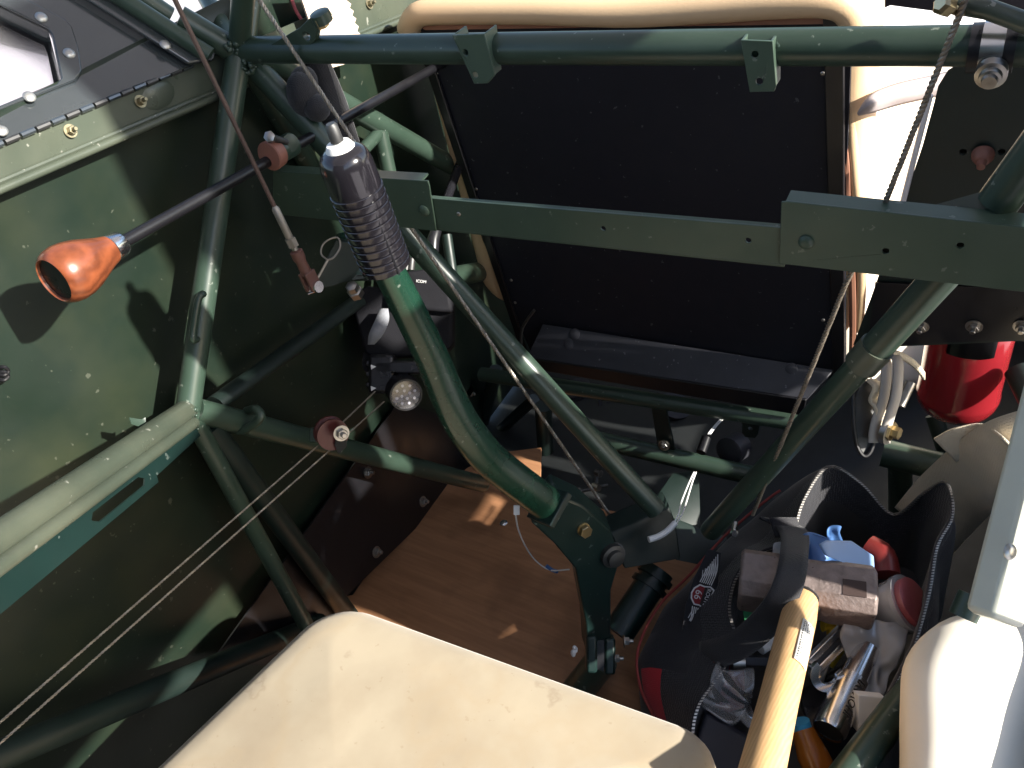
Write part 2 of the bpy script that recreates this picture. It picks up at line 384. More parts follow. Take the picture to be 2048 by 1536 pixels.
# fuselage shell
shell = thing('fuselage_shell', 'olive painted inner side skins and belly of the open cockpit behind the tube frame', 'fuselage', (-.675, .5, .2))
SK = -.676
rows = []
for i in range(33):
    z = .17 + (.94 - .17) * i / 32
    row = []
    for j in range(61):
        y = -.5 + 2.3 * j / 60
        n_ = noise.noise(V((y * 5, z * 6, 1))) * .004 + noise.noise(V((y * 2, z * 2.5, 7))) * .005
        row.append(V((SK - max(0, .42 - z) * .10 + n_, y, z)))
    rows.append(row)
sheet('side_skin', rows, OLIVE, shell, .001)
obj('belly_skin', box(V((-.3, .65, .16)), V((.46, 0, 0)), V((0, 1.15, 0)), V((0, 0, .004))), FIREWALL, shell)
obj('firewall', box(V((-.3, 1.80, .55)), V((.46, 0, 0)), V((0, .01, 0)), V((0, 0, .42))), FIREWALL, shell)
obj('rear_bulkhead', box(V((-.3, -.52, .55)), V((.46, 0, 0)), V((0, .01, 0)), V((0, 0, .40))), FIREWALL, shell)
for y_, r_ in ((742, .006), (752, .0045)):
    obj('wire_clip', tube(catmull([PX(-6, y_ - 6, SK + .006), PX(8, y_ - 8, SK + .010), PX(16, y_, SK + .010), PX(8, y_ + 8, SK + .010), PX(-6, y_ + 6, SK + .006)], 5), .0016, 8), BLACK, shell)
# right side skin, mostly out of view, its openings shaped to steer the sun
RX = .115
def rp(y0, y1, z0, z1): return box(V((RX, (y0 + y1) / 2, (z0 + z1) / 2)), V((.003, 0, 0)), V((0, (y1 - y0) / 2, 0)), V((0, 0, (z1 - z0) / 2)))
obj('right_skin_sun_mask', join(rp(-.5, .61, .16, .445), rp(.61, 1.8, .16, .40), rp(.61, .80, .40, .45), rp(-.5, -.06, .47, .82), rp(-.5, .52, .82, 1.015), rp(.44, .52, .53, .62),
    rp(.52, .61, .47, .74), rp(.52, .61, .845, .965), rp(.44, .52, 1.015, 1.42), rp(.52, .66, 1.085, 1.42), rp(.52, .545, .965, 1.085), rp(.578, .66, .965, 1.085), rp(1.6, 1.8, .40, .96), rp(.61, .80, .56, .90)), OLIVE, shell)

obj('added_shade_roof', box(V((-.30, .55, 1.52)), V((.43, 0, 0)), V((0, 1.1, 0)), V((0, 0, .006))), mat('white_shade_roof', (.72, .74, .78), rough=.8, var=.05), shell)  # unseen roof, added to cut skylight; white underside cools the reflections
obj('added_shade_wall', box(V((-.3, -.54, 1.2)), V((.43, 0, 0)), V((0, .006, 0)), V((0, 0, .33))), OLIVE, shell)  # unseen rear cover, added to darken the lower cockpit
# plywood floor
floor = obj('floor', prism([PZ(x, y, .2) for x, y in [(560, 1330), (690, 1192), (705, 1190), (760, 1110), (800, 1085), (845, 1010), (935, 935), (1000, 905), (1082, 895), (1080, 960), (1170, 1010), (1400, 1060), (1480, 1130), (1700, 1300), (1600, 1536), (1000, 1536)]], V((0, 0, -.006))), PLY); struct(floor)
for x, y in [(1007, 1046)]: place('floor_screw', shared('floor_screw_head', screw_geo(.0062), CHROME), floor, PZ(x, y, .2), V((0, 0, 1)))

# black lower side panel
kick = obj('kick_panel', prism([PX(x, y, -.668) for x, y in [(420, 1330), (800, 800), (1010, 880), (940, 950), (690, 1195), (600, 1330)]], V((-.002, 0, 0))), BLACK)
tag(kick, 'black lower side panel with small nuts, left of the plywood floor', 'panel')
for x, y in [(735, 945), (600, 1090), (752, 1104), (845, 1003)]: place('nut', NUT, kick, PX(x, y, -.667), V((1, .1, .2)))

# ================================================================== TUBE FRAME
BY = .560
A = PY(478, 100, BY - .003); B = PX(376, 818, -.622)
frame = thing('tube_frame', 'dark green welded steel tube frame with braces meeting at clusters around the cockpit', 'tube frame', (-.62, .32, .2))
def ft(p0, p1, r, m=GREEN, name='frame_tube', flat=1.0): return obj(name, tube([p0, p0.lerp(p1, .5), p1], r, 20, flat=flat), m, frame)
ft(A + (A - B) * .015, B, .0112)
top_r = .0118
ft(A, PY(2180, 90, BY - .003), top_r, name='cross_tube')
ft(A, P(492, -90, .68), .0102)
ft(P(516, -60, .80), P(492, 104, .79), .0075)
ft(P(392, -40, .84), P(466, 92, .775), .0085)
ft(P(358, 36, .74), A + V((0, -.002, -.002)), .0115)
ft(PY(500, 122, BY + .004), PY(1312, 1020, BY + .004), .0118, name='brace_tube')
ft(P(498, 128, .79), P(720, 500, 1.05), .0115)
ft(P(515, 110, .775), PX(1010, 392, -.625), .0118)
YJ = PX(760, 263, -.622)
ft(YJ, PX(645, 385, -.61), .0070); ft(YJ, PX(806, 480, -.61), .0088)
# lower joint
ft(B, P(-110, 1150, .44), .0100, SILL, name='sill_tube')
ft(B, PX(612, 1250, -.622), .0092)
ft(P(415, 850, .80), P(712, 1250, 1.13), .0125, GREEN_DK)
ft(B + V((0, .005, -.006)), P(965, 968, 1.22), .0122)
ft(P(430, 808, .815), PX(716, 602, -.648), .0115, GREEN_DK, flat=.7)
ft(P(-60, 1535, .62), P(640, 1246, 1.06), .0125, GREEN_DK)
# right brace with sleeve
b0 = PY(1925, 505, BY + .004); b1 = PY(1420, 1062, BY + .004)
ft(b0, b0.lerp(b1, .27), .0125, name='brace_tube'); ft(b0.lerp(b1, .26), b1, .0112, name='brace_tube')
ft(b0.lerp(b1, .245), b0.lerp(b1, .30), .0140, SILL, name='brace_sleeve')
# tubes below the front seat
ft(PY(962, 748, .77), PY(1625, 850, .77), .0108, name='cross_tube'); ft(PY(1195, 880, .76), PY(1530, 957, .76), .0130, name='cross_tube')
ft(PY(992, 740, .83), PY(945, 915, .83), .0115, GREEN_DK); ft(PY(1068, 798, .83), PY(950, 905, .83), .0095, GREEN_DK)
ft(PY(1086, 812, .80), PY(1096, 985, .80), .0135, GREEN_DK)
obj('seat_strap_plate', prism([PY(x, y, .762) for x, y in [(1300, 800), (1328, 804), (1352, 915), (1318, 912)]], V((0, .004, 0))), GREEN_DK, frame)
obj('seat_tab', prism([PY(x, y, .765) for x, y in [(1484, 825), (1522, 830), (1516, 868), (1510, 876), (1490, 874), (1484, 866)]], V((0, .004, 0)), [circle(PY(1500, 857, .765), V((0, 1, 0)), .003)]), GREEN_DK, frame)
place('nut', NUT, frame, PY(1328, 890, .756), V((.2, -1, .3)))
ft(PY(1765, 905, .80), PY(1900, 938, .80), .0175, name='square_tube'); ft(PY(1800, 920, .81), PY(1800, 1030, .81), .0145)
ft(P(1868, 830, 1.06), P(1900, 930, 1.06), .0105, GREEN_DK); ft(P(2040, 740, .9), P(2100, 860, .86), .016, GREEN_DK)
ft(P(893, 557, 1.06), P(1035, 527, 1.34), .0140, GREEN); ft(P(893, 470, 1.05), P(912, 600, 1.05), .0068, GREEN_DK)
ft(P(1680, 1570, .66), P(1850, 1345, .74), .0138)
# right door post, sunlit
pq0, pq1 = P(2140, 640, .50), P(1988, 1240, .475); pn_ = V((.72, -.62, .32)); pz_ = (pq1 - pq0).normalized(); pn_ = (pn_ - pz_ * pn_.dot(pz_)).normalized(); ps_ = pz_.cross(pn_)
def rxp(p): return p + SUN_DIR * ((RX - p.x) / SUN_DIR.x)
ph = [rxp(pq0.lerp(pq1, a) + ps_ * b) for a, b in ((.06, -.017), (.06, .017), (1, .017), (1, -.017))]
obj('post_sun_mask', prism([V((RX, y, z)) for y, z in ((.315, .62), (.52, .62), (.52, .82), (.315, .82))], V((.003, 0, 0)), [ph]), OLIVE, shell)  # unseen skin, its opening cut along the sun's line to light the post
obj('door_post', box((pq0 + pq1) / 2, (pq1 - pq0) / 2, ps_ * .0138, pn_ * .010), POST, frame, bevel=.004)
place('screw', SCREW, frame, PN(2018, 1103, (pq0 + pq1) / 2 + pn_ * .0102, pn_), pn_)
obj('door_stop', tube([P(1925, 1235, .56), P(1945, 1190, .56)], .009), GREEN, frame)
# gussets, brackets
gp = PY(1990, 446, BY - .020); gn = V((.0, -.80, .60)).normalized()
obj('joint_gusset', prism([PN(x, y, gp, gn) for x, y in [(1795, 430), (1985, 377), (2008, 392), (2012, 446), (1985, 448)]], gn * -.003), SILL, frame)
ft(PY(1995, 405, BY - .008), PY(2110, 250, BY - .008), .0130, name='brace_tube')
arm = [(500, 113), (522, 100), (598, 56), (622, 33), (634, 22), (650, 24), (656, 34), (640, 46), (634, 60), (630, 82), (618, 90), (598, 96), (540, 120)]
obj('cable_arm', prism([PY(x, y, .548) for x, y in arm], V((0, .006, 0)), [circle(PY(612, 72, .548), V((0, 1, 0)), .004)]), GREEN, frame, bevel=.001)
obj('arm_boss', lathe(PY(640, 30, .542), V((0, -.2, 1)), [(-.006, .0085), (.002, .0085), (.003, .006)], 18), GREEN, frame)
obj('arm_bolt', lathe(PY(642, 44, .540), V((0, -.2, 1)), [(-.004, .0055), (.004, .0058), (.006, .0045)], 6), BRASS, frame)
# two channel brackets under the cross tube
def hang_bracket(pts_face, holes, back):
    face = prism([PY(x, y, BY - .021) for x, y in pts_face], V((0, .0018, 0)), [circle(PY(x, y, BY - .021), V((0, 1, 0)), .0024) for x, y in holes])
    l0, l1 = PY(*pts_face[0], BY - .0192), PY(*pts_face[-1], BY - .0192); r0, r1 = PY(*pts_face[1], BY - .0192), PY(*pts_face[2], BY - .0192)
    s = V((0, back, 0)); t = V((.0018, 0, 0))
    side = lambda a, b, tt: prism([a, b, b + s * .55, a + s], tt)
    return join(face, side(l0, l1, t), side(r0, r1, -t))
obj('hanging_bracket', hang_bracket([(903, 70), (968, 68), (990, 150), (975, 167), (948, 168)], [(930, 105), (950, 150)], .02), GREEN_RAIL, frame, bevel=.0006)
obj('hanging_bracket', hang_bracket([(1481, 80), (1545, 82), (1552, 172), (1548, 183), (1499, 184)], [(1509, 109), (1518, 163)], .02), GREEN_RAIL, frame, bevel=.0006)
obj('weld_bead', join(weld(PY(980, 88, BY - .009), .0042, 8, 4), weld(PY(1555, 92, BY - .009), .0042, 8, 5)), GREEN, frame)['kind'] = 'stuff'
obj('weld_bead', join(weld(A + V((.002, -.008, .006)), .010, 14, 1), weld(A + V((.012, -.008, -.012)), .007, 8, 2), weld(A + V((.012, -.006, .012)), .007, 8, 3), weld(A + V((-.013, -.006, .010)), .008, 8, 9)), GREEN, frame)['kind'] = 'stuff'
obj('weld_bead', join(weld(B + V((.008, -.006, .002)), .008, 10, 6), weld(B + V((.006, -.007, -.012)), .007, 8, 8), weld(YJ, .009, 12, 12)), GREEN, frame)['kind'] = 'stuff'
# tie loops
q = [(404, 575), (396, 590), (392, 620), (386, 660), (388, 684), (398, 680)]
obj('tie_loop', tube(catmull([P(400, 590, .757), P(406, 588, .742), P(396, 600, .738), P(386, 660, .742), P(386, 680, .744), P(394, 678, .762)], 5), .0032, 10), GREEN, frame)
obj('tie_loop', tube(catmull([P(492, 822, .83), P(512, 818, .81), P(522, 832, .805), P(508, 848, .81), P(480, 862, .82), P(458, 855, .83)], 5), .0042, 10), GREEN, frame)
# sill rails and slotted strip behind the sill tube
s0, s1 = P(386, 846, .762), P(-110, 1212, .425)
obj('sill_rail', tube([s0, s0.lerp(s1, .5), s1], .0062, 14, flat=.9), SILL, frame)
u = (s1 - s0); dn = V((0.004, 0, -1)).normalized(); L_ = u.length; uu = u / L_
def sl(a, h): return s0 + uu * a * L_ + dn * h
obj('slotted_strip', prism([sl(.0, .0), sl(.0, .016), sl(.30, .020), sl(.31, .026), sl(1, .026), sl(1, 0)], V((-.0016, 0, 0)), [[sl(.35, .015), sl(.37, .020), sl(.58, .020), sl(.60, .015), sl(.58, .010), sl(.37, .010)]]), GREEN_STK2, frame)
obj('sill_tab', prism([P(282, 842, .72), P(290, 838, .722), P(292, 858, .722), P(262, 848, .71), P(258, 838, .71)], V((0, .001, .001))), GREEN, frame)

# ================================================================== SILL STRIP, WINDOW PANEL
SX = -.655
strip = obj('sill_strip', join(
    prism([PX(-60, 313, SX), PX(450, 104, SX), PX(1000, -130, SX), PX(1000, -40, SX), PX(440, 190, SX), PX(-60, 405, SX)], V((-.002, 0, 0))),
    tube([PX(-60, 405, SX + .003), PX(440, 190, SX + .003), PX(1000, -40, SX + .003)], .0035, 10),
    tube([PX(-60, 388, SX + .001), PX(440, 178, SX + .001), PX(1000, -50, SX + .001)], .0022, 8)), SILL)
tag(strip, 'dark green sill strip with rolled lower lip and bolts under the folded window panel', 'sill strip')
for x, y in [(280, 203), (140, 262), (738, 8)]: place('bolt', NUTBR, strip, PX(x, y, SX + .001), V((1, 0, .25)))
obj('dent', ball(PX(308, 190, SX - .006), .02, 14, 8, (.45, 1.3, .8)), SILL, strip)
zh = PX(200, 207, SX).z; t40 = math.radians(42)
PNn = V((math.cos(t40), 0, math.sin(t40))); PN0 = V((SX, 0, zh + .001))
def W_(x, y, off=0.0): return PN(x, y, PN0 + PNn * off, PNn)
wp = thing('window_panel', 'glossy black green panel with framed window, folded outward above the left sill', 'window panel', W_(200, 200))
inner = [(-120, -45), (96, 60), (104, 76), (122, 160), (112, 172), (-120, 262)]
outer = [(-160, -110), (30, -8), (128, 42), (143, 58), (156, 98), (163, 146), (152, 162), (-160, 288)]
obj('panel_sheet', prism([W_(x, y) for x, y in [(-160, 355), (378, 131), (372, 124), (120, -30), (-160, -170)]], PNn * -.0015, [[W_(x, y) for x, y in inner]]), GLOSSBLK, wp)
fr = obj('window_frame', prism([W_(x, y, .0005) for x, y in outer], PNn * .003, [[W_(x, y, .0005) for x, y in inner]]), GLOSSBLK, wp, bevel=.001)
rim = []
inn2 = [(-120, 0), (70, 84), (84, 96), (96, 130), (84, 140), (-120, 225)]
for (a, b) in (((96, 60), (122, 160)), ((-120, -45), (96, 60)), ((122, 160), (-120, 262))):
    c1, c2 = W_(*a), W_(*b); rim.append(([c1, c2, c2 - PNn * .016, c1 - PNn * .016], [(0, 1, 2, 3)]))
obj('window_return', join(*rim), GLOSSBLK, wp, smooth=False)
lip_o = [(W_(x, y) - PNn * .016) for x, y in inner]; c_ = sum(lip_o, V()) / len(lip_o)
obj('retainer', prism(lip_o, PNn * .001, [[c_ + (p - c_) * .90 for p in lip_o]]), BLACK, wp)
obj('pane', prism([p - PNn * .003 for p in lip_o], PNn * .0015), GLASS, wp, smooth=False)
for x, y in [(82, 35), (138, 107), (58, 194), (2, 262)]: place('screw', SCREW, wp, W_(x, y, .0035), PNn)
place('screw', SCREW, wp, W_(330, 90, .008), PNn)
obj('edge_flange', prism([W_(x, y, .004) for x, y in [(95, -45), (165, -30), (428, 112), (424, 124), (376, 131)]], PNn * .004), GLOSSBLK, wp, bevel=.001)
obj('flange_tube', tube([W_(170, -50, .012), W_(420, 112, .012)], .0078, 14), GREEN, wp)
obj('cut_tube', tube([P(200, -60, .72), P(338, 34, .76)], .0095, 16), GREEN, wp)
hn = [PX(-60, 313, SX + .002), PX(385, 130, SX + .002)]
for k in range(16):
    a, b = hn[0].lerp(hn[1], k / 16 + .004), hn[0].lerp(hn[1], (k + .92) / 16)
    obj('hinge_knuckle', tube([a, b], .0024, 8), GLOSSBLK if k % 2 else DKSTEEL, wp)
# corner plate, posts and flap near the upper joint
flap = obj('leather_flap', prism([PX(x, y, -.634) for x, y in [(590, -40), (684, -40), (692, 0), (702, 8), (699, 16), (707, 22), (704, 31), (712, 37), (709, 46), (717, 53), (714, 62), (722, 70), (726, 118), (690, 128), (640, 142), (628, 70)]], V((-.002, 0, 0))), PINKFLAP)
tag(flap, 'pale pinkish leather flap with saw toothed edge behind the cable arm', 'leather flap')
wpost = obj('window_post', tube([P(512, -60, .90), P(520, 88, .90)], .0075), BLACK); tag(wpost, 'thin black window post just right of the upright frame tube', 'post')

# ================================================================== CROSS RAIL
RY = .528
rail = thing('cross_rail', 'green sheet metal rail of three bolted channels across the cockpit', 'rail', PY(1200, 460, RY))
def RP(x, y, dy=0.0): return PY(x, y, RY + dy)
hole = lambda x, y, r=.0022, dy=0.0: circle(RP(x, y, dy), V((0, 1, 0)), r)
obj('centre_channel', prism([RP(x, y) for x, y in [(850, 396), (1570, 456), (1570, 530), (850, 455)]], V((0, .0018, 0)), [hole(1206, 457), hole(1496, 481)]), GREEN_RAIL, rail, bevel=.0005)
def flange(a, b, dep, dy):
    p, q = RP(*a, dy), RP(*b, dy); return prism([p, q, q + V((0, dep, .001)), p + V((0, dep, .001))], V((0, 0, -.0018)))
obj('centre_lip', flange((852, 396.5), (1568, 456), .004, .0019), GREEN_RAIL, rail); obj('centre_lip', flange((852, 455), (1568, 530), .012, .0019), GREEN_RAIL, rail)
obj('end_channel', prism([RP(x, y, -.003) for x, y in [(545, 343), (855, 362), (858, 372), (872, 462), (545, 428)]], V((0, .0018, 0))), GREEN_RAIL, rail, bevel=.0005)
obj('end_lip', flange((546, 343), (842, 361), .012, -.0011), GREEN_RAIL, rail)
obj('end_channel', prism([RP(x, y, -.003) for x, y in [(1562, 404), (1575, 403), (2150, 466), (2150, 596), (1558, 527)]], V((0, .0018, 0)), [hole(1771, 502, dy=-.003), hole(1920, 491, dy=-.003)]), GREEN_RAIL, rail, bevel=.0005)
obj('end_lip', flange((1570, 405), (2148, 466), .016, -.0011), GREEN_RAIL, rail)
obj('dark_hole_web', prism([RP(x, y, .009) for x, y in [(1600, 412), (2150, 470), (2150, 585), (1600, 525)]], V((0, .0015, 0))), BLACK, rail)  # black sheet added behind the rail holes to make them dark
for x, y in [(848, 421), (1612, 484)]: place('screw', SCREWG, rail, RP(x, y, -.0032), V((0, -1, 0)))
place('rivet', SCREWS, rail, RP(917, 428, -.0002), V((0, -1, 0)))

# ================================================================== FRONT SEAT
FY = .80
fs = thing('front_seat', 'front seat seen from behind, flat black back panel with cream padding wrapped round it', 'seat', PY(1300, 760, FY))
obj('back_panel', prism([PY(x, y, FY) for x, y in [(800, 40), (1705, 28), (1690, 400), (1690, 760), (1060, 700), (965, 480), (850, 128)]], V((0, .006, 0)), []), BLACKPANEL, fs)
obj('panel_edge', prism([PY(x, y, FY - .002) for x, y in [(1648, 30), (1690, 28), (1690, 760), (1668, 758)]], V((0, -.006, 0))), BLACK, fs, bevel=.001)
obj('panel_edge', prism([PY(x, y, FY - .001) for x, y in [(822, 60), (838, 60), (870, 130), (1056, 700), (1040, 690), (852, 130)]], V((0, -.004, 0))), BLACK, fs, bevel=.001)
for x, y in [(873, 147), (1645, 147), (952, 378), (1022, 560), (1646, 640), (1030, 605)]: place('screw', SCREWS, fs, PY(x, y, FY - .001), V((0, -1, 0)))
# ledge: tilted plate and rolled edge
obj('ledge', prism([PY(x, y, FY - .006) for x, y in [(1085, 648), (1668, 740)]] + [PY(x, y, .765) for x, y in [(1612, 800), (1052, 716)]], V((0, .003, -.003))), SHELF, fs, bevel=.001)
obj('ledge_edge', prism([PY(x, y, .763) for x, y in [(1050, 716), (1612, 800), (1606, 832), (1052, 736)]], V((0, .004, 0))), BLACK, fs, bevel=.001)
ln = (PY(1668, 740, FY - .006) - PY(1085, 648, FY - .006)).cross(PY(1052, 716, .765) - PY(1085, 648, FY - .006)).normalized()
if ln.y > 0: ln = -ln
def on_ledge(x, y): return PN(x, y, PY(1085, 648, FY - .006), ln) + ln * .0006
for x, y in [(1150, 668), (1138, 688), (1583, 738), (1577, 758)]:
    obj('ledge_rivet', lathe(on_ledge(x, y), ln, [(-.001, .0078), (.0012, .0075), (.002, .0055)], 18), SHELF, fs)
obj('grab_wire', tube(catmull([PY(1068, 620, .79), PY(1045, 655, .785), PY(1042, 690, .78)], 5), .0022, 8), DKSTEEL, fs)
# padding behind the panel: rounded slab with rolled top
def slab(x0, x1, z0, z1, y0, y1, r, nz=14):
    rows = []
    import itertools
    loop = []
    for cx, cz, a0 in ((x1 - r, z1 - r, 0), (x0 + r, z1 - r, 90), (x0 + r, z0 + r, 180), (x1 - r, z0 + r, 270)):
        for k in range(9):
            a = math.radians(a0 + k * 11.25); loop.append((cx, cz, math.cos(a), math.sin(a)))
    rings = []
    for k in range(nz + 1):
        th = math.pi * k / nz; y = (y0 + y1) / 2 - math.cos(th) * (y1 - y0) / 2; s = (math.sin(th) ** .5) * .028 - .028
        rings.append([V((cx + c * (r + s), y, cz + sn * (r + s) + noise.noise(V((cx + c, y * 9, cz + sn)) * 3) * .002)) for cx, cz, c, sn in loop])
    return stack(rings)
zt = PY(1250, 8, FY).z; xl = PY(838, 60, FY).x; xr = PY(1700, 200, FY + .02).x
pad = obj('padding', slab(xl - .018, xr + .020, PY(1690, 720, FY).z, zt + .012, FY + .004, FY + .085, .05), VINYL, fs)
roll = catmull([PY(816, 62, FY - .002), PY(830, 34, FY - .006), PY(870, 24, FY - .008), PY(1060, 22, FY - .008), PY(1250, 26, FY - .008), PY(1420, 16, FY - .008), PY(1560, 6, FY - .008), PY(1650, 4, FY - .006), PY(1694, 20, FY - .002), PY(1706, 60, FY + .006)], 6)
obj('rolled_edge', tube(roll, .0135, 14), VINYL, fs)
obj('brown_lining', prism([PY(x, y, FY - .004) for x, y in [(835, 52), (930, 36), (1100, 40), (1250, 44), (1400, 32), (1560, 20), (1650, 24), (1648, 48), (850, 60)]], V((0, .003, 0))), BROWNTRIM, fs)
tr = catmull([PY(1686, 120, FY + .006), PY(1684, 240, FY + .007), PY(1692, 330, FY + .004), PY(1696, 420, FY + .006), PY(1704, 540, FY + .008), PY(1706, 640, FY + .008), PY(1704, 735, FY + .008)], 6)
obj('edge_trim', tube(tr, .0042, 8), BROWNTRIM, fs)
pp = catmull([PY(1704, 110, FY + .01), PY(1702, 240, FY + .01), PY(1708, 340, FY + .008), PY(1716, 430, FY + .01), PY(1722, 560, FY + .012), PY(1716, 660, FY + .012)], 6)
obj('side_welt', tube(pp, .0055, 10), VINYL, fs)
# cream cloth panel and its fold, right of the seat
cl = thing('canvas_cover', 'sunlit cream canvas side cover with one loose grey fold, right of the front seat', 'canvas cover', PY(1780, 300, .98))
rows = []
for i in range(14):
    t = i / 13; row = []
    for j in range(12):
        s = j / 11; p = PY(1690 + s * 330, 78 + t * 700, .90 + .34 * s)
        row.append(p + V((0, noise.noise(V((s * 3, t * 4, 2))) * .012, 0)))
    rows.append(row)
sheet('cover_cloth', rows, CANVAS, cl, .002, 1)
top_ = catmull([PY(1716, 226, .795), PY(1740, 190, .80), PY(1790, 168, .84), PY(1860, 152, .90), PY(1910, 140, .94)], 4)
mid_ = catmull([PY(1716, 227, .794), PY(1742, 206, .785), PY(1795, 190, .81), PY(1862, 172, .87), PY(1912, 158, .90)], 4)
bot_ = catmull([PY(1716, 230, .795), PY(1752, 222, .80), PY(1800, 208, .845), PY(1864, 194, .90), PY(1914, 182, .935)], 4)
sheet('loose_fold', [top_, mid_, bot_], mat('grey_cloth', (.40, .35, .35), rough=.85), cl, .002, 2)

# ================================================================== MOUNT PLATE, EXTINGUISHER
MY = .79
plate = obj('mounting_plate', prism([PY(x, y, MY) for x, y in [(1925, 124), (1895, 142), (1876, 172), (1868, 205), (1845, 290), (1795, 440), (1740, 600), (1706, 690), (1730, 696), (2035, 682), (2200, 690), (2200, 110)]], V((0, .003, 0)), [circle(PY(x, y, MY), V((0, 1, 0)), .0032) for x, y in [(1926, 304), (2003, 304)]]), GREEN_DK)
tag(plate, 'dark green mounting plate with bolts, above the red cylinder', 'mounting plate')
obj('lower_stiffener', prism([PY(x, y, MY - .004) for x, y in [(1750, 565), (2200, 585), (2200, 690), (2035, 679), (1735, 692)]], V((0, .002, 0))), BLACK, plate)
for x, y in [(1842, 652), (1948, 652), (2044, 652)]: place('nut', NUT, plate, PY(x, y, MY - .0045), V((-.05, -1, -.1)))
obj('dark_hole_backing', prism([PY(x, y, MY + .012) for x, y in [(1890, 270), (2060, 270), (2060, 350), (1890, 350)]], V((0, .002, 0))), BLACK, plate)  # added black sheet so the plate holes look shaded
bx = PY(1966, 308, MY - .001); obj('stud', lathe(bx, V((.02, -1, -.22)), [(0, .0095), (.004, .0092), (.007, .0075), (.010, .0060), (.011, .004), (.018, .0035), (.0185, .002)], 20), COPPERCOL, plate)
obj('plate_edge_trim', tube([PY(1860, 190, MY - .002), PY(1798, 432, MY - .002)], .0028, 8), WHITEPAINT, plate)
ex = thing('fire_extinguisher', 'glossy red fire extinguisher bottle with a black label, under the mounting plate', 'fire extinguisher', PY(1925, 760, MY + .06))
ctr = PY(1926, 735, MY + .062); er = .044
prof = [(.20, .030), (.19, .041), (.17, er), (.0, er), (-.030, er), (-.033, er * 1.02), (-.038, er * 1.02), (-.046, er * .985), (-.054, er * .90), (-.060, er * .76), (-.063, er * .5), (-.064, .004)]
obj('bottle', lathe(ctr, V((.02, .02, 1)), prof, 48), REDPAINT, ex)
lab = []
x_, y_, z_ = basis(V((.02, .02, 1)))
vdir = (CAM - ctr); a0 = math.atan2(vdir.dot(y_), vdir.dot(x_))
rows = [[ctr + z_ * h + (x_ * math.cos(a0 + a) + y_ * math.sin(a0 + a)) * (er + .0006) for a in [-.45 + k * .1 for k in range(12)]] for h in (.047, .12)]
sheet('label', rows, BLACK, ex, .0004)

# clamp on right of cross tube
TC = PY(1985, 95, BY - .003)
clm = thing('hose_clamp', 'steel band clamp over black rubber round the cross tube, bolted at its foot', 'clamp', TC)
ax = V((1, 0, 0))
obj('rubber_band', lathe(TC - ax * .012, ax, [(0, .0122), (0, .0142), (.024, .0142), (.024, .0122)], 24), BLKPLASTIC, clm)
obj('steel_band', lathe(TC - ax * .006, ax, [(0, .0140), (0, .0152), (.012, .0152), (.012, .0140)], 24), CHROME, clm)
obj('clamp_lug', lathe(PY(1982, 148, BY - .022), V((0, -1, -.2)), [(-.004, .0085), (.002, .0085), (.0025, .0062), (.006, .006), (.0065, .0045), (.009, .004)], 20), STEEL, clm)
obj('upper_bolt', lathe(P(1897, 14, .46), V((-.5, -.6, .5)), [(-.012, .0025), (0, .0030), (0, .0058), (.006, .006), (.008, .004)], 6), BRASS, clm)
obj('link_rod', tube([P(1900, 4, .47), P(1975, 18, .46), P(2120, 70, .45)], [.0045, .0055, .0055], 12), SILL, clm)

# ================================================================== CONTROL STICK
st = thing('control_stick', 'bent green control stick with ribbed black hand grip and pivot fork at the floor', 'control stick', P(1190, 1300, .92))
g0, g1 = P(683, 305, .535), P(772, 532, .592); gd = (g1 - g0).normalized(); gl = (g1 - g0).length
prof = [(-.003, .006), (-.0025, .011), (.000, .0150), (.004, .0168), (.009, .0177), (.020, .0179), (.030, .0178)]
t = .032
grip = obj('grip', lathe(g0, gd, prof + [(gl * .4, .0162), (gl * .8, .0160), (gl, .0152), (gl + .002, .0125)], 32), GRIPM, st)
k = 0
rib_n = 11; rp0 = gl * .30; sp = (gl - rp0) / rib_n
for k in range(rib_n):
    a = rp0 + sp * k
    obj('grip_rib', lathe(g0, gd, [(a, .0168), (a + sp * .05, .0184), (a + sp * .12, .0187), (a + sp * .80, .0181), (a + sp * .90, .0181), (a + sp * .95, .0168)], 28), GRIPM, grip)
view = (CAM - g0); side = gd.cross(view).normalized(); frontn = side.cross(gd).normalized()
off = (frontn * .94 - side * .34).normalized() * .0187 if True else None
obj('grip_seam', bar(g0 + gd * .03 + off * .93, g1 + off, .0012, .0012), BLKPLASTIC, grip)
obj('tape_wrap', lathe(g0 - gd * .004, gd, [(-.003, .005), (-.0025, .0080), (.0005, .0098), (.002, .0100)], 16), LABELW, st)
obj('switch_stub', lathe(g0 - gd * .008, -gd, [(0, .0045), (.010, .0042), (.012, .003)], 12), DKSTEEL, st)
sh = catmull([P(764, 515, .590), P(812, 610, .632), P(862, 712, .672), P(905, 812, .705), P(938, 868, .727), P(990, 928, .757), P(1092, 1006, .802)], 8)
rad = catmull([V((r_, 0, 0)) for r_ in (.0112, .0128, .0140, .0152, .0160, .0166, .0172)], 8)
obj('shaft', tube(sh, [r_.x for r_ in rad], 24), GREEN_STICK, st)
c0 = P(1098, 1012, .802); dax = (P(1098, 1012, .802) - P(1000, 938, .762)).normalized()
xx, yy, _ = basis(dax, V((.2, .9, .3)))
obj('socket', box(c0, xx * .0185, yy * .0185, dax * .0035), GREEN_STK2, st, bevel=.001)
EX = V((-.6, .75, 0)).normalized() * .030
armp = [(1062, 1046, .80), (1112, 988, .80), (1165, 1012, .82), (1222, 1062, .845), (1240, 1120, .86), (1222, 1180, .875), (1222, 1268, .90), (1226, 1312, .91), (1176, 1318, .91), (1172, 1250, .90), (1160, 1190, .88), (1150, 1138, .865), (1110, 1090, .835)]
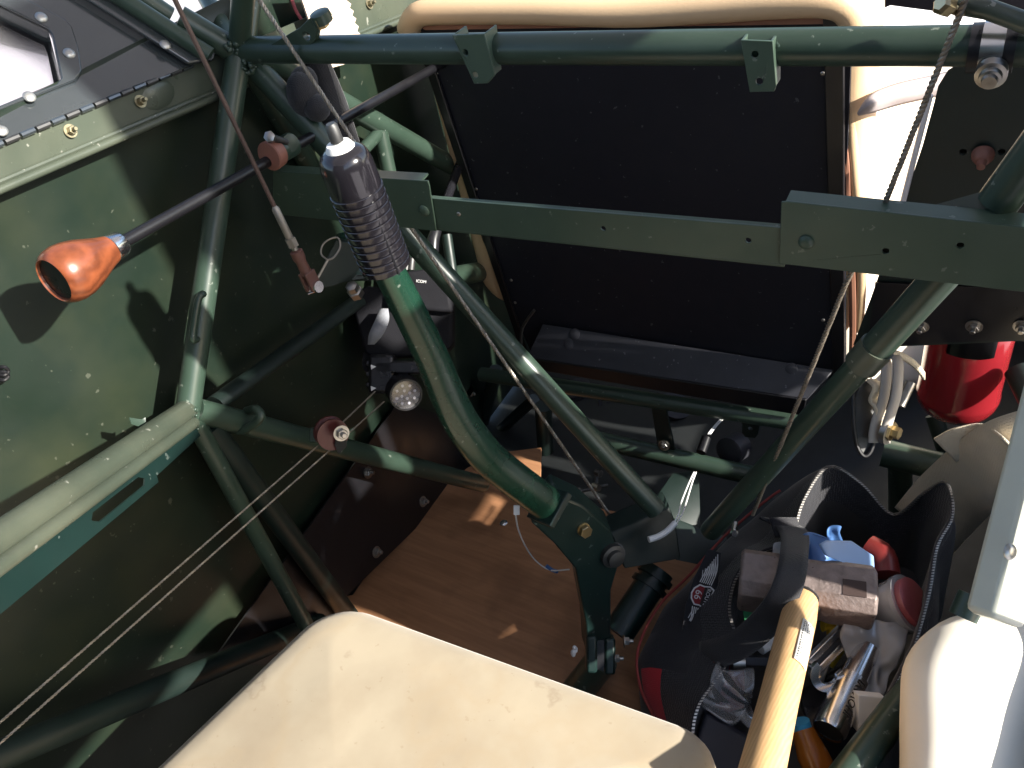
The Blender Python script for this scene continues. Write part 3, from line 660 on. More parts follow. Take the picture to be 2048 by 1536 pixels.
cN = P(1160, 1060, .83); pl_n = (P(1112, 988, .80) - P(1226, 1312, .91)).cross(P(1062, 1046, .80) - P(1222, 1062, .845)).normalized()
obj('yoke_arm', prism([PN(x, y, cN, pl_n) for x, y, d in armp], EX, [[PN(x, y, cN, pl_n) for x, y in [(1186, 1282), (1186, 1330), (1200, 1330), (1200, 1282)]][::-1]] if False else []), GREEN_STK2, st, bevel=.002)
if pl_n.dot(CAM - cN) < 0: pl_n = -pl_n
place('hex_bolt', HEXBR, st, PN(1166, 1058, cN, pl_n), pl_n)
obj('pivot_boss', lathe(PN(1222, 1108, cN, pl_n), pl_n, [(0, .013), (.006, .013), (.007, .009), (.012, .009), (.013, .005)], 20), DKSTEEL, st)
for x, y in [(1180, 1302), (1216, 1306)]:
    c = PN(x, y, cN, pl_n); obj('fork_cheek', box(c + pl_n * .002, right * .006, (down * .9).normalized() * .020, fwd * .010), GREEN_STK2, st, bevel=.003)
obj('fork_slot', box(PN(1197, 1304, cN, pl_n) + pl_n * .003, right * .0042, down.normalized() * .016, fwd * .004), BLACK, st)
place('nut', NUTDK, st, PN(1247, 1282, cN, pl_n), right); place('nut', NUTDK, st, PN(1222, 1310, cN, pl_n) + pl_n * .006, right)
obj('lint_tuft', join(*[ball(PN(1150 + random.uniform(-4, 4), 1303 + k * 3 - 8, cN, pl_n), random.uniform(.0022, .004), 7, 5) for k in range(6)]), WHITETHREAD, st)
obj('torque_tube', tube([P(1140, 1400, .985), P(1205, 1318, .945)], .0185, 20), GREEN, st)
# torque tube bracket to the right
tb = thing('pivot_bracket', 'dark green pivot bracket and torque tube right of the stick base', 'bracket', P(1290, 1090, .97))
obj('bracket_plate', prism([P(1222, 1066, .93), P(1340, 1014, .97), P(1352, 1050, .97), P(1362, 1118, .96), P(1248, 1138, .93)], EX * .9), GREEN_DK, tb, bevel=.002)
obj('upright_plate', prism([P(1290, 1040, .985), P(1350, 955, 1.02), P(1398, 950, 1.02), P(1402, 1050, 1.0), P(1390, 1130, .98)], EX * .3), GREEN_DK, tb, bevel=.001)
obj('cross_plate', prism([P(1345, 1040, .99), P(1455, 1080, 1.0), P(1450, 1140, .98), P(1350, 1120, .97)], EX * .2), GREEN_DK, tb, bevel=.001)
tq0, tq1 = P(1235, 1268, .965), P(1318, 1140, .985)
obj('tube', tube([tq0, tq1], .0185, 24), GREEN_STK2, tb)
for f_ in (.72, .86): obj('collar', tube([tq0.lerp(tq1, f_), tq0.lerp(tq1, f_ + .07)], .0225, 24), GREEN_DK, tb)
obj('bracket_bolt', lathe(P(1228, 1105, .915), -fwd, [(0, .012), (.004, .012), (.005, .008), (.011, .008), (.012, .004)], 18), DKSTEEL, tb)

# ================================================================== THROTTLE
th = thing('throttle_lever', 'black throttle rod ending in a turned wooden knob, along the left wall', 'throttle', PX(540, 310, -.580))
TX = -.575
k0, k1 = PX(232, 492, TX), PX(865, 138, TX - .01)
rd = (k0 - k1).normalized()
obj('rod', tube([k0, k1, k1 + (k1 - k0) * .35], .0050, 14), BLACK, th)
obj('ferrule', lathe(k0 - rd * .004, rd, [(-.002, .0085), (0, .0098), (.009, .0104), (.010, .0095)], 24), CHROME, th)
kp = [(.004, .0108), (.010, .0125), (.018, .0155), (.027, .0190), (.036, .0212), (.043, .0216), (.049, .0205), (.053, .0185), (.0545, .0165), (.053, .0155), (.046, .0150)]
k0b = k0 + rd * .002
kn = obj('knob', lathe(k0b, rd, kp, 36), KNOBWOOD, th)
obj('end_cap', lathe(k0b, rd, [(.044, .0152), (.0520, .0157), (.0522, .014), (.0515, .001)], 30), BLKPLASTIC, kn)
cc = PX(540, 312, TX)
obj('friction_collar', lathe(cc - rd * .003, rd, [(-.006, .0062), (-.006, .0128), (.004, .0135), (.005, .0125), (.005, .0064)], 24), COPPERCOL, th)
obj('guide_sleeve', tube([cc - rd * .006, cc - rd * .03], .0110, 18), GREEN, th)
obj('guide_lug', lathe(PX(565, 285, TX) + V((.01, 0, 0)), V((1, -.3, .2)), [(-.01, .0075), (0, .0080), (.001, .004)], 18), GREEN, th)
obj('guide_bolt', tube([PX(524, 272, TX) + V((.008, 0, 0)), PX(560, 284, TX) + V((.008, 0, 0))], .0030), DKSTEEL, th)
obj('bolt_head', lathe(PX(527, 274, TX) + V((.008, 0, 0)), V((.4, -.6, .5)), [(-.002, .005), (.003, .0052), (.004, .003)], 6), STEEL, th)

# ================================================================== CABLES
c1 = thing('aileron_cable', 'brown cable rod with turnbuckle and fork, sloping down left of the grip', 'cable', P(630, 580, .70))
a0_, a1_ = P(340, -20, .60), P(628, 578, .735)
LL = a1_ - a0_; pt = lambda s: a0_ + LL * s
obj('rod', tube([pt(0), pt(.69)], .0019, 10), BROWNSTEEL, c1)
obj('swage', tube([pt(.68), pt(.69), pt(.80), pt(.805)], [.0018, .0034, .0034, .003], 12), CABLE, c1)
obj('lock_nut', lathe(pt(.80), LL, [(0, .0048), (.008, .0048)], 6), CABLE, c1)
obj('thread', tube([pt(.81), pt(.86)], .0028, 10), STEEL, c1)
obj('fork_barrel', tube([pt(.845), pt(.85), pt(.875), pt(.89), pt(.94)], [.0035, .0058, .0058, .0047, .0052], 14), RUSTFORK, c1)
fx, fy, fz = basis(LL, V((0, 1, .3)))
for s_ in (-1, 1): obj('fork_tine', box(pt(.965) + fx * .0038 * s_, LL * .035, fx * .0016, fy * .0058), RUSTFORK, c1, bevel=.0008)
obj('fork_pin', lathe(pt(.99) - fx * .008, fx, [(0, .0052), (.003, .0052), (.003, .0036), (.014, .0036), (.014, .0048), (.016, .0046)], 14), CHROME, c1)
obj('cotter', tube([P(616, 588, .73), P(636, 580, .73)], .0008, 6), CHROME, c1)
CY = .541
c2 = obj('steel_cable', rope([PY(505, -20, CY), PY(832, 470, CY), PY(1240, 1060, CY + .02)], .0019), CABLE); tag(c2, 'pale twisted steel cable slanting down behind the stick grip, left of the seat', 'cable', 'twisted steel cables')
c3 = obj('steel_cable', rope([PY(1938, -20, CY - .01), PY(1762, 425, CY), PY(1690, 570, CY), PY(1505, 1030, CY + .02)], .0020), CABLEDK); tag(c3, 'dark twisted cable slanting behind the rail, right of the seat back', 'cable', 'twisted steel cables')
rc = thing('rudder_cable', 'pair of thin control cables running under the red brown pulley along the left wall', 'cable pair', PX(650, 890, -.60))
obj('wire', rope([P(-60, 1497, .56), P(640, 888, .86), P(750, 783, .975)], .0010, .006, 2, 5), CABLE, rc)
obj('wire', rope([P(-60, 1540, .56), P(668, 893, .855), P(768, 803, .965)], .0010, .006, 2, 5), CABLE, rc)
py_ = thing('pulley', 'red brown grooved pulley bolted to the low frame tube', 'pulley', P(664, 865, .85))
pax = V((.86, -.45, .25)).normalized(); pc = P(662, 866, .845)
obj('wheel', lathe(pc - pax * .007, pax, [(0, .006), (0, .0165), (.003, .0165), (.006, .0130), (.008, .0130), (.011, .0165), (.014, .0165), (.014, .006)], 32), PULLEY, py_)
place('nut', NUT, py_, P(682, 866, .828), pax)
obj('guard', prism([P(676, 852, .832), P(690, 858, .832), P(692, 892, .838), P(676, 906, .842), P(668, 890, .84)], pax * .002), DKSTEEL, py_)
obj('lug', box(P(633, 870, .86), right * .007, down * .008, fwd * .006), GREEN, py_, bevel=.002)

# bellcrank
bc = thing('bellcrank', 'glossy green bellcrank with clear loop beside the brown fork end', 'bellcrank', P(690, 520, .80))
obj('crank_plate', prism([P(625, 580, .775), P(648, 528, .785), P(672, 480, .79), P(700, 485, .80), P(738, 520, .82), P(745, 556, .82), P(700, 562, .81), P(660, 575, .79)], V((-.004, .006, -.001))), GREEN_DK, bc, bevel=.001)
obj('crank_barrel', tube([P(716, 470, .835), P(722, 556, .835)], .0225, 22), GREEN_STICK, bc)
obj('safety_loop', tube(catmull([P(655, 520, .775), P(642, 508, .775), P(645, 490, .775), P(660, 478, .775), P(676, 476, .775), P(680, 494, .775), P(668, 514, .775), P(655, 520, .775)], 5), .0009, 6), CABLE, bc)
obj('wire_tail', tube([P(655, 520, .775), P(632, 562, .77)], .0012, 6), CABLE, bc)
obj('crank_nut', lathe(P(705, 576, .80), V((.15, -.35, .9)), [(-.012, .0075), (-.004, .0078), (-.003, .0062), (.004, .0062), (.005, .0045)], 6), STEEL, bc)

# ================================================================== RADIO, HEADLAMP, STRAP
rad_ = thing('handheld_radio', 'black handheld radio in a pouch hanging behind the control stick', 'radio', P(790, 640, 1.02))
RADIOF = fabric('radio_pouch', (.010, .010, .013), 700, .3, spec=.2, sheen=0)
RB = lambda x, y, d=1.0: P(x, y, d)
obj('pouch', prism([RB(705, 620), RB(712, 590), RB(730, 570), RB(905, 600), RB(905, 690), RB(880, 712), RB(740, 716), RB(728, 704)], fwd * .05), RADIOF, rad_, bevel=.004)
obj('radio_body', prism([RB(785, 545, .985), RB(872, 535, .985), RB(900, 585, .985), RB(905, 625, .985), RB(780, 615, .985)], fwd * .04), RADIOF, rad_, bevel=.004)
for x in (812, 822): obj('radio_knob', lathe(RB(x, 530, .99), -down + right * .1, [(-.006, .0045), (.008, .0045), (.009, .003)], 14), DKSTEEL, rad_)
obj('antenna', tube([RB(862, 540, .99), RB(866, 480, .985), RB(878, 440, 1.0), RB(960, 215, 1.12)], [.008, .0075, .006, .005], 12), BLKPLASTIC, rad_)
text('radio_mark', 'ICOM', .0048, RB(842, 563, .983), right + down * .12, -down, WHITE, rad_)
sheet('grey_tab', ribbon([RB(768, 618, .985), RB(764, 640, .975), RB(752, 668, .975), RB(742, 688, .985)], [right * .010, right * .016, right * .017, right * .008]), GREYWEB, rad_, .002)
hl = thing('headlamp', 'small black headlamp with a clear round lens and LEDs, hanging below the radio', 'headlamp', P(800, 760, 1.0))
la = (CAM - P(812, 792, .99)).normalized() + down * .30 + right * .22; la.normalize(); lc = P(812, 790, .975)
obj('lamp_body', lathe(lc, la, [(-.045, .010), (-.040, .019), (-.020, .0215), (-.004, .0205), (.0, .0195), (.0, .0175), (-.002, .0172)], 30), BLKPLASTIC, hl)
LEDM = mat('led_white_shine', (.9, .9, .95), rough=.25, metal=.0, var=.25, vscale=400)  # white diffuse colour stands in for the reflector's shine
refl = obj('reflector', lathe(lc, la, [(-.002, .0172), (-.008, .012), (-.009, .002)], 30), LEDM, hl)
lx, ly, lz = basis(la)
for k in range(12):
    rr = .0115 if k < 8 else .005; a = 2 * math.pi * k / (8 if k < 8 else 4)
    obj('led', lathe(lc + (lx * math.cos(a) + ly * math.sin(a)) * rr - la * .007, la, [(0, .0027), (.004, .0027), (.0055, .0015)], 10), LEDM, refl)
obj('lens', lathe(lc, la, [(-.001, .0174), (.0005, .0170), (.001, .001)], 30), GLASS, hl)
hbx = P(765, 748, 1.0)
obj('hinge_block', box(hbx, right * .016, down * .024, fwd * .014), BLKPLASTIC, hl, bevel=.005)
for dy_ in (-.013, 0, .013): obj('rubber_ridge', box(hbx - right * .016 + down * dy_, right * .002, down * .003, fwd * .012), BLKPLASTIC, hl, bevel=.001)
for y in (733, 776): obj('clip', prism([P(741, y - 4, .985), P(752, y, .985), P(742, y + 6, .985)], fwd * .003), WHITE, hl)
obj('bracket', box(P(800, 735, 1.0), right * .030, down * .008, fwd * .014), BLKPLASTIC, hl, bevel=.003)
sheet('headband', ribbon([P(740, 700, 1.01), P(735, 725, 1.02), P(742, 745, 1.02)], right * .014), BLKWEB, hl, .002)
bs = thing('harness_strap', 'black harness strap with bunched buckle, hanging from the cross tube behind the grip', 'strap', PX(640, 130, -.60))
sheet('webbing', ribbon([PX(624, 95, -.60), PX(650, 180, -.598), PX(668, 250, -.59), PX(700, 330, -.585), PX(748, 425, -.58)], [right * .018, right * .022, right * .024, right * .022, right * .018]), BLKWEB, bs, .003)
sheet('webbing', ribbon([PX(648, 120, -.61), PX(682, 200, -.61), PX(708, 280, -.605), PX(742, 380, -.60)], [right * .010] * 4), BLKWEB, bs, .003)
bq = PX(608, 190, -.585)
obj('buckle', join(ball(bq, .019, 14, 9, (.8, .9, 1.15)), ball(bq + right * .012 + down * .012, .013, 12, 8), ball(bq - down * .014, .013, 12, 8)), BLKWEB, bs)
obj('buckle_bar', tube([PX(628, 205, -.57), PX(636, 215, -.57), PX(634, 240, -.57)], .0018, 8), STEEL, bs)
cord = obj('thin_cord', tube(catmull([P(578, -20, .86), P(590, 18, .86), P(603, 40, .86)], 4), .0018, 8), mat('faded_red_cord', (.45, .10, .11), rough=.7)); tag(cord, 'short faded red cord beyond the cable arm at the top', 'cord')
# ================================================================== REAR SEAT CUSHION
ZC = .475
FL, FR, BL = PZ(662, 1188, ZC), PZ(1470, 1474, ZC), PZ(292, 1536, ZC)
e1 = (FR - FL).normalized(); e2 = (BL - FL).normalized(); wid = (FR - FL).length; dep = .46
def rrect(inset, z, rc):
    out = []; r = max(.004, rc - inset)
    for cu, cv, a0_ in ((wid - inset - r, dep - inset - r, 0), (inset + r, dep - inset - r, 90), (inset + r, inset + r, 180), (wid - inset - r, inset + r, 270)):
        for k in range(10):
            a = math.radians(a0_ + 10 * k); u_ = cu + math.cos(a) * r; v_ = cv + math.sin(a) * r
            out.append((u_, v_, z))
    return out
rings = [rrect(.012, -.075, .045), rrect(.002, -.062, .045), rrect(-.003, -.035, .045), rrect(-.0015, -.020, .045), rrect(.0015, -.011, .045), rrect(.006, -.0045, .045), rrect(.016, .0005, .045)]
for k in range(1, 13): rings.append(rrect(.016 + k * .0135, .0005 + .010 * math.sin(min(1, k / 9) * math.pi / 2), .05))
rr_ = []
for R_ in rings:
    rr_.append([FL + e1 * u_ + e2 * v_ + V((0, 0, z + noise.noise(V((u_ * 14, v_ * 14, 3))) * .0022)) for u_, v_, z in R_])
cu_ = obj('seat_cushion', stack(rr_), SUEDE, angle=80); tag(cu_, 'cream suede seat cushion with stains in the foreground', 'seat cushion')
PADM = mat('pale_pad', (.84, .78, .66), rough=.9, var=.03)
cb = thing('side_pad', 'sunlit cream pad at the right edge, below the pale post', 'pad', P(1950, 1400, .42))
rows = []
for i in range(15):
    t = i / 14; row = []
    for j in range(11):
        s = j / 10; ed = math.sin(min(1, s * 5) * math.pi / 2); et = math.sin(min(1, t * 6) * math.pi / 2)
        p = P(1812 + s * 420 + (1 - et) * 50, 1236 + t * 520 + (1 - ed) * 34, .70 + .05 * s - .03 * ed * et - .10 * t)
        row.append(p + fwd * noise.noise(V((s * 4, t * 4, 5))) * .006 + right * noise.noise(V((s * 9, t * 14, 2))) * .004)
    rows.append(row)
sheet('pad_top', rows, PADM, cb, .012, 1)

# ================================================================== HARNESS ON THE RIGHT
hw = thing('lap_belt', 'wide beige webbing belt looped over the seat side at right', 'belt', P(1900, 950, .8))
sheet('belt', ribbon([P(2095, 865, .80), P(2012, 903, .83), P(1955, 948, .88), P(1892, 1008, .945), P(1845, 1062, .98)], [(right * .2 + down - fwd * .35).normalized() * .055, (right * .3 + down - fwd * .35).normalized() * .068, (right * .45 + down - fwd * .35).normalized() * .076, (right * .6 + down * .8 - fwd * .35).normalized() * .080, (right * .7 + down * .7 - fwd * .35).normalized() * .080], 8, 5), WEB, hw, .003)
sheet('upper_fold', ribbon([P(1890, 900, .90), P(1930, 880, .885), P(1985, 872, .87), P(2030, 900, .80)], [(right + down).normalized() * .035] * 4, 6, 4), WEB, hw, .003)
lt = thing('belt_anchor', 'steel belt anchor with black reel disc and folded beige webbing below the brace', 'anchor', P(1750, 820, .86))
dc = P(1735, 850, .87)
dn_ = V((1, -.35, .1)).normalized()
dx, dy, dz = basis(dn_)
obj('reel_plate', prism([P(x, y, .875) for x, y in [(1708, 800), (1722, 768), (1745, 755), (1752, 830), (1748, 880), (1738, 905), (1724, 910), (1712, 890)]], fwd * .004), DKSTEEL, lt, bevel=.001)
obj('plate_rim', tube(catmull([P(x, y, .872) for x, y in [(1706, 770), (1706, 830), (1712, 885), (1726, 911), (1740, 905), (1750, 875), (1752, 840)]], 5), .0022, 8), BLACK, lt)
for k, x in enumerate((1772, 1796)):
    sheet('strap_loop', ribbon([P(x - 6, 712, .87 - .01 * k), P(x, 730, .86 - .01 * k), P(x - 4, 790, .855 - .01 * k), P(x - 22, 850, .86 - .01 * k), P(x - 26, 885, .865)], [right * .010] * 5), mat('grey_webbing', (.42, .39, .36), rough=.6), lt, .003)
obj('slide_bar', tube([P(1822, 765, .86), P(1800, 812, .86)], .0050, 10), STEEL, lt)
sheet('folded_webbing', ribbon([P(1742, 760, .87), P(1756, 775, .86), P(1748, 800, .865), P(1760, 820, .86), P(1752, 850, .87)], [right * .014 + fwd * .01] * 5), WEB, lt, .003)
obj('anchor_bolt', lathe(P(1782, 862, .855), dn_, [(-.008, .0045), (0, .0105), (.002, .0105), (.002, .0065), (.009, .0065)], 6), BRASS, lt)
obj('washer', lathe(P(1768, 862, .86), dn_, [(0, .013), (.006, .013)], 20), STEEL, lt)
sheet('beige_loop', ribbon([P(1762, 722, .885), P(1790, 708, .885), P(1826, 726, .885), P(1848, 752, .89)], [down * .008] * 4), WEB, lt, .003)

# wires
ww = thing('wire_pair', 'two white wires ending in a white sleeve, right of the pivot bracket', 'wires', P(1320, 1065, .92))
for o_ in (0, 1):
    obj('wire', tube(catmull([P(1388 + 4 * o_, 944, .99), P(1378 + 6 * o_, 965, .98), P(1362 + 10 * o_, 1005, .955), P(1356 + 7 * o_, 1030, .94), P(1344 + 5 * o_, 1052, .925)], 6), .0009, 6), WHITE, ww)
obj('sleeve', tube(catmull([P(1350, 1046, .925), P(1335, 1061, .92), P(1318, 1072, .918), P(1297, 1079, .915)], 6), .0036, 12), WHITE, ww)
w2 = thing('loose_wire', 'thin white wire with blue sleeve curling over the plywood beside the stick', 'wire', P(1035, 1020, .85))
obj('wire', tube(catmull([P(1030, 1022, .83), P(1036, 1058, .87), P(1052, 1095, .92), P(1072, 1122, .95), P(1100, 1140, .95), P(1138, 1139, .92)], 8), .0009, 6), WHITE, w2)
obj('sleeve', tube(catmull([P(1092, 1131, .95), P(1104, 1140, .95), P(1114, 1143, .945)], 4), .0022, 8), NITRILEDK, w2)
obj('plug', box(P(1033, 1020, .83), right * .003, down * .0045, fwd * .003), WHITE, w2)
w3 = thing('plug_wires', 'small black plug with twisted white wires under the front seat', 'plug', P(1420, 880, 1.1))
obj('plug', tube([P(1402, 905, 1.08), P(1412, 876, 1.09)], .0065, 12), BLACK, w3)
for o_ in (0, 1): obj('wire', tube(catmull([P(1452 + 6 * o_, 826, 1.1), P(1430 + 4 * o_, 850, 1.09), P(1416 + 4 * o_, 868, 1.07)], 4), .0011, 6), WHITE, w3)
obj('drum', lathe(P(1462, 900, 1.14), V((-.3, -1, .35)), [(-.02, .020), (.006, .020), (.008, .017)], 24), SHELF, w3)
hf = thing('heater_duct', 'dark curved duct ring low under the front seat', 'duct', PY(1250, 830, .95))
obj('duct', tube(catmull([PY(1150, 775, .95), PY(1180, 840, .95), PY(1240, 872, .95), PY(1320, 860, .95), PY(1350, 810, .95)], 6), .028, 18), SHELF, hf)
for k in range(3): obj('duct_rib', box(PY(1200 + k * 16, 815 + k * 12, .925), right * .003, down * .022, fwd * .004), SHELF, hf)
lk = thing('control_linkage', 'small steel rod ends and cotter pins of the linkage behind the stick base', 'linkage', P(1180, 980, 1.05))
obj('link', tube([P(1196, 945, 1.05), P(1192, 968, 1.05)], .003, 8), DKSTEEL, lk); obj('rod_end', lathe(P(1186, 972, 1.05), V((1, -.3, .2)), [(0, .005), (.010, .005)], 8), STEEL, lk)
obj('rod_end', lathe(P(1192, 944, 1.05), V((1, -.3, .2)), [(0, .005), (.008, .005)], 8), DKSTEEL, lk); obj('pin', tube([P(1162, 990, 1.04), P(1158, 1004, 1.04)], .0024, 8), CHROME, lk)
obj('push_rod', tube([P(1150, 985, 1.04), P(1215, 970, 1.05)], .0024, 8), DKSTEEL, lk)
nz_ = thing('wing_nut', 'tiny wing nut on the dark wall left of the seat ledge', 'nut', PX(938, 786, -.64)); place('nut', NUTDK, nz_, PX(938, 786, -.64), V((1, 0, 0)))
ww_ = obj('wing_tab', box(PX(938, 786, -.63), V((0, .002, 0)), V((0, .009, .002)), V((0, -.001, .006))), STEEL, nz_)

# ================================================================== TOOL BAG
bag = thing('tool_bag', 'open black fabric tool bag with red piping and winged shield emblem, full of tools', 'tool bag', P(1600, 1250, .9))
RIM = [(1395, 1560, .76), (1384, 1470, .79), (1398, 1405, .80), (1440, 1345, .82), (1470, 1285, .84), (1457, 1215, .86), (1475, 1148, .875), (1520, 1106, .885), (1578, 1080, .90), (1606, 1000, .915), (1655, 934, .93),
       (1720, 966, .935), (1786, 1030, .93), (1850, 985, .90), (1892, 966, .865), (1903, 1030, .84), (1872, 1092, .82), (1857, 1180, .79), (1826, 1288, .755), (1772, 1400, .715), (1750, 1470, .69), (1736, 1570, .66), (1640, 1680, .66), (1480, 1660, .70)]
rim = [P(*q_) for q_ in RIM]
OUT = {0: (1330, 1560, .82), 1: (1312, 1450, .86), 2: (1282, 1380, .885), 3: (1273, 1318, .90), 4: (1288, 1262, .92), 5: (1322, 1205, .94), 6: (1378, 1150, .955), 7: (1422, 1100, .97), 8: (1470, 1052, .985), 9: (1560, 980, .985), 10: (1648, 938, .95)}
ctr_ = sum(rim, V()) / len(rim)
hem, flo, inn, inb = [], [], [], []
for i, p in enumerate(rim):
    o_ = V((p.x - ctr_.x, p.y - ctr_.y, 0)).normalized()
    hem.append(P(*OUT[i]) if i in OUT else p + o_ * .016 + V((0, 0, -.05)))
    h = hem[-1]; flo.append(V((h.x + o_.x * .004, h.y + o_.y * .004, .206)))
    inn.append(p - o_ * .006 + V((0, 0, -.045))); q_ = V((p.x, p.y, 0)).lerp(V((ctr_.x, ctr_.y, 0)), .12); inb.append(V((q_.x, q_.y, .255)))
NS = 5
RIMc, HEMc, FLOc, INNc, INBc = [catmull(x_, NS, True) for x_ in (rim, hem, flo, inn, inb)]
def crumple(L, a, s): return [p + V((noise.noise(p * 30 + V((s, 0, 0))), noise.noise(p * 30 + V((0, s, 9))), noise.noise(p * 30 + V((4, 0, s))))) * a for p in L]
def lerpL(A_, B_, t, a=.0, s=0): return crumple([p.lerp(q, t) for p, q in zip(A_, B_)], a, s)
bagr = [lerpL(FLOc, FLOc, 0), lerpL(FLOc, HEMc, .5, .008, 2), HEMc, lerpL(HEMc, RIMc, .33, .007, 3), lerpL(HEMc, RIMc, .66, .007, 4), lerpL(HEMc, RIMc, .88, .002, 4), RIMc]
def closed_loft(rs):
    n = len(rs[0]); vs = [p for r in rs for p in r]
    return vs, [(i * n + k, i * n + (k + 1) % n, (i + 1) * n + (k + 1) % n, (i + 1) * n + k) for i in range(len(rs) - 1) for k in range(n)]
gz = closed_loft(bagr); nR = len(RIMc)
fm = []
for i in range(len(bagr) - 1):
    for k in range(nR):
        fm.append(2 if i == 2 and NS * .9 <= k <= NS * 2.7 else 1 if (i in (4, 5) or (k % 60 < 14 and i == 3)) else 0)
shl = obj('outer_shell', gz, [NYLON, MESHF, REDFAB], bag, fm=fm, angle=70)
sm = shl.modifiers.new('subsurf', 'SUBSURF'); sm.levels = sm.render_levels = 1
ing = closed_loft([RIMc, lerpL(RIMc, INNc, .6, .003, 5), INNc, lerpL(INNc, INBc, .5, .008, 6), INBc])
fm = [1 if i < 2 else 0 for i in range(4) for k in range(nR)]
li = obj('lining', ing, [LINING, MESHF], bag, fm=fm, angle=70); sm = li.modifiers.new('subsurf', 'SUBSURF'); sm.levels = sm.render_levels = 1
obj('base', (INBc, [tuple(range(nR))]), LINING, bag)
pip = HEMc[NS * 1:NS * 9 + 1]; obj('piping', tube([p + TOWARD * .001 for p in pip], .0016, 8), REDPIPE, bag)
obj('rim_binding', tube(RIMc + RIMc[:1], .0022, 8, caps=False), NYLON, bag)
# zip teeth
teeth = []; acc = 0
for i in range(nR):
    a, b = RIMc[i], RIMc[(i + 1) % nR]; d_ = b - a; t_ = d_.normalized(); s_ = acc
    x_, y_, _ = basis(t_)
    while s_ < d_.length:
        teeth.append(box(a + t_ * s_ + TOWARD * .0018, t_ * .0009, right * .0014, fwd * .0010)); s_ += .0033
    acc = s_ - d_.length
zt_ = obj('zip_teeth', join(*teeth), STEEL, bag, smooth=False); zt_['kind'] = 'stuff'
sheet('carry_strap', ribbon([P(1545, 1040, .905), P(1585, 1062, .885), P(1588, 1110, .80), P(1572, 1180, .775), P(1530, 1245, .785), P(1465, 1295, .81), P(1400, 1310, .86)], [right * .030 + down * .006, right * .030, right * .028, right * .026 + down * .01, right * .016 + down * .026, right * .006 + down * .030, down * .028], 7, 5), BLKWEB, bag, .003)
sheet('zip_tape_flap', ribbon([P(1565, 1035, .90), P(1578, 1075, .89)], [right * .03] * 2, 4, 3), NYLON, bag, .002)
obj('zip_pull', join(tube([P(1470, 1042, .96), P(1467, 1062, .96)], .0035, 8), lathe(P(1468, 1066, .955), TOWARD, [(0, .005), (.004, .004)], 10)), CHROME, bag)
# emblem: shield between two feathered wings, flat embroidery on the side panel
k5 = P(1402, 1190, .894); em_x = (P(1388, 1238, .896) - P(1418, 1140, .898)).normalized(); em_n = TOWARD
em_y = em_n.cross(em_x).normalized(); em_n = em_x.cross(em_y)
E_ = lambda a, b, h=.0: k5 + em_x * a + em_y * b + em_n * (.004 + h)
emb = obj('emblem', prism([E_(a, b, -.0008) for a, b in [(-.05, .006), (-.014, .013), (.014, .013), (.05, .006), (.05, -.008), (.014, -.014), (-.014, -.014), (-.05, -.008)]], em_n * .0008), NYLON, bag)
shield = [(-.010, .011), (0, .0095), (.010, .011), (.0125, .006), (.011, 0), (.0115, -.006), (.006, -.011), (0, -.0125), (-.006, -.011), (-.0115, -.006), (-.011, 0), (-.0125, .006)]
obj('shield_border', prism([E_(a * 1.0, b * 1.0) for a, b in shield], em_n * .0006), WHITETHREAD, emb)
obj('shield_top', prism([E_(a * .88, b * .86, .0006) for a, b in shield if b >= 0], em_n * .0004), DARKINK, emb)
obj('shield_field', prism([E_(a * .86, b * .88, .0006) for a, b in shield if b <= 0], em_n * .0004), mat('maroon_thread', (.22, .012, .02), rough=.7), emb)
text('emblem_text', 'ROUTE', .0060, E_(0, .0050, .0012), em_x, em_y, WHITETHREAD, emb, .0002)
text('emblem_text', '66', .0105, E_(0, -.0050, .0012), em_x, em_y, WHITETHREAD, emb, .0002)
fea = []
for s_ in (-1, 1):
    for k in range(7):
        y0 = .006 - k * .0021; l_ = .034 - k * .003
        pts_ = [E_(s_ * .0135, y0), E_(s_ * (.0135 + l_ * .5), y0 - .0005 + .002), E_(s_ * (.0135 + l_), y0 - .003 + .001 * k)]
        fea.append(tube(catmull(pts_, 3), .00055, 5))
        fea.append(tube([E_(s_ * (.014 + l_ * .3), y0 + .0010), E_(s_ * (.014 + l_ * .8), y0 - .0007)], .0004, 5))
obj('wing_feathers', join(*fea), WHITETHREAD, emb)['kind'] = 'stuff'

# ---- things in the bag
hm = thing('sledge_hammer', 'short sledge hammer with rusty head and pale wooden handle lying in the bag', 'hammer', P(1640, 1190, .80))
h0, h1 = P(1478, 1158, .835), P(1748, 1196, .800); hx = (h1 - h0).normalized(); hy0 = (P(1640, 1245, .79) - P(1645, 1130, .83)); hy = (hy0 - hx * hy0.dot(hx)).normalized(); hz = hx.cross(hy)
if hz.dot(TOWARD) < 0: hz = -hz
def octo(c, r, ch): return [c + hy * a + hz * b for a, b in [(-r, -r + ch), (-r, r - ch), (-r + ch, r), (r - ch, r), (r, r - ch), (r, -r + ch), (r - ch, -r), (-r + ch, -r)]]
HR = .0265
hd = [octo(h0 + hx * a, HR * s_, .011 * s_) for a, s_ in ((0, .90), (.003, 1), ((h1 - h0).length * .32, 1), ((h1 - h0).length * .38, .94), ((h1 - h0).length * .62, .94), ((h1 - h0).length * .68, 1), ((h1 - h0).length - .003, 1), ((h1 - h0).length, .90))]
head = obj('head', stack(hd), IRON, hm, angle=25, bevel=.001)
ph_ = P(1705, 1208, .79); fc = h0 + hx * ((h1 - h0).length * .83) + hz * (HR + .0004) + hy * .008
obj('label_mark', box(fc, hx * .0105, hy * .0085, hz * .0003), mat('brown_label', (.05, .03, .026), rough=.6), hm)
ha, hb = P(1604, 1205, .795), P(1512, 1590, .565)
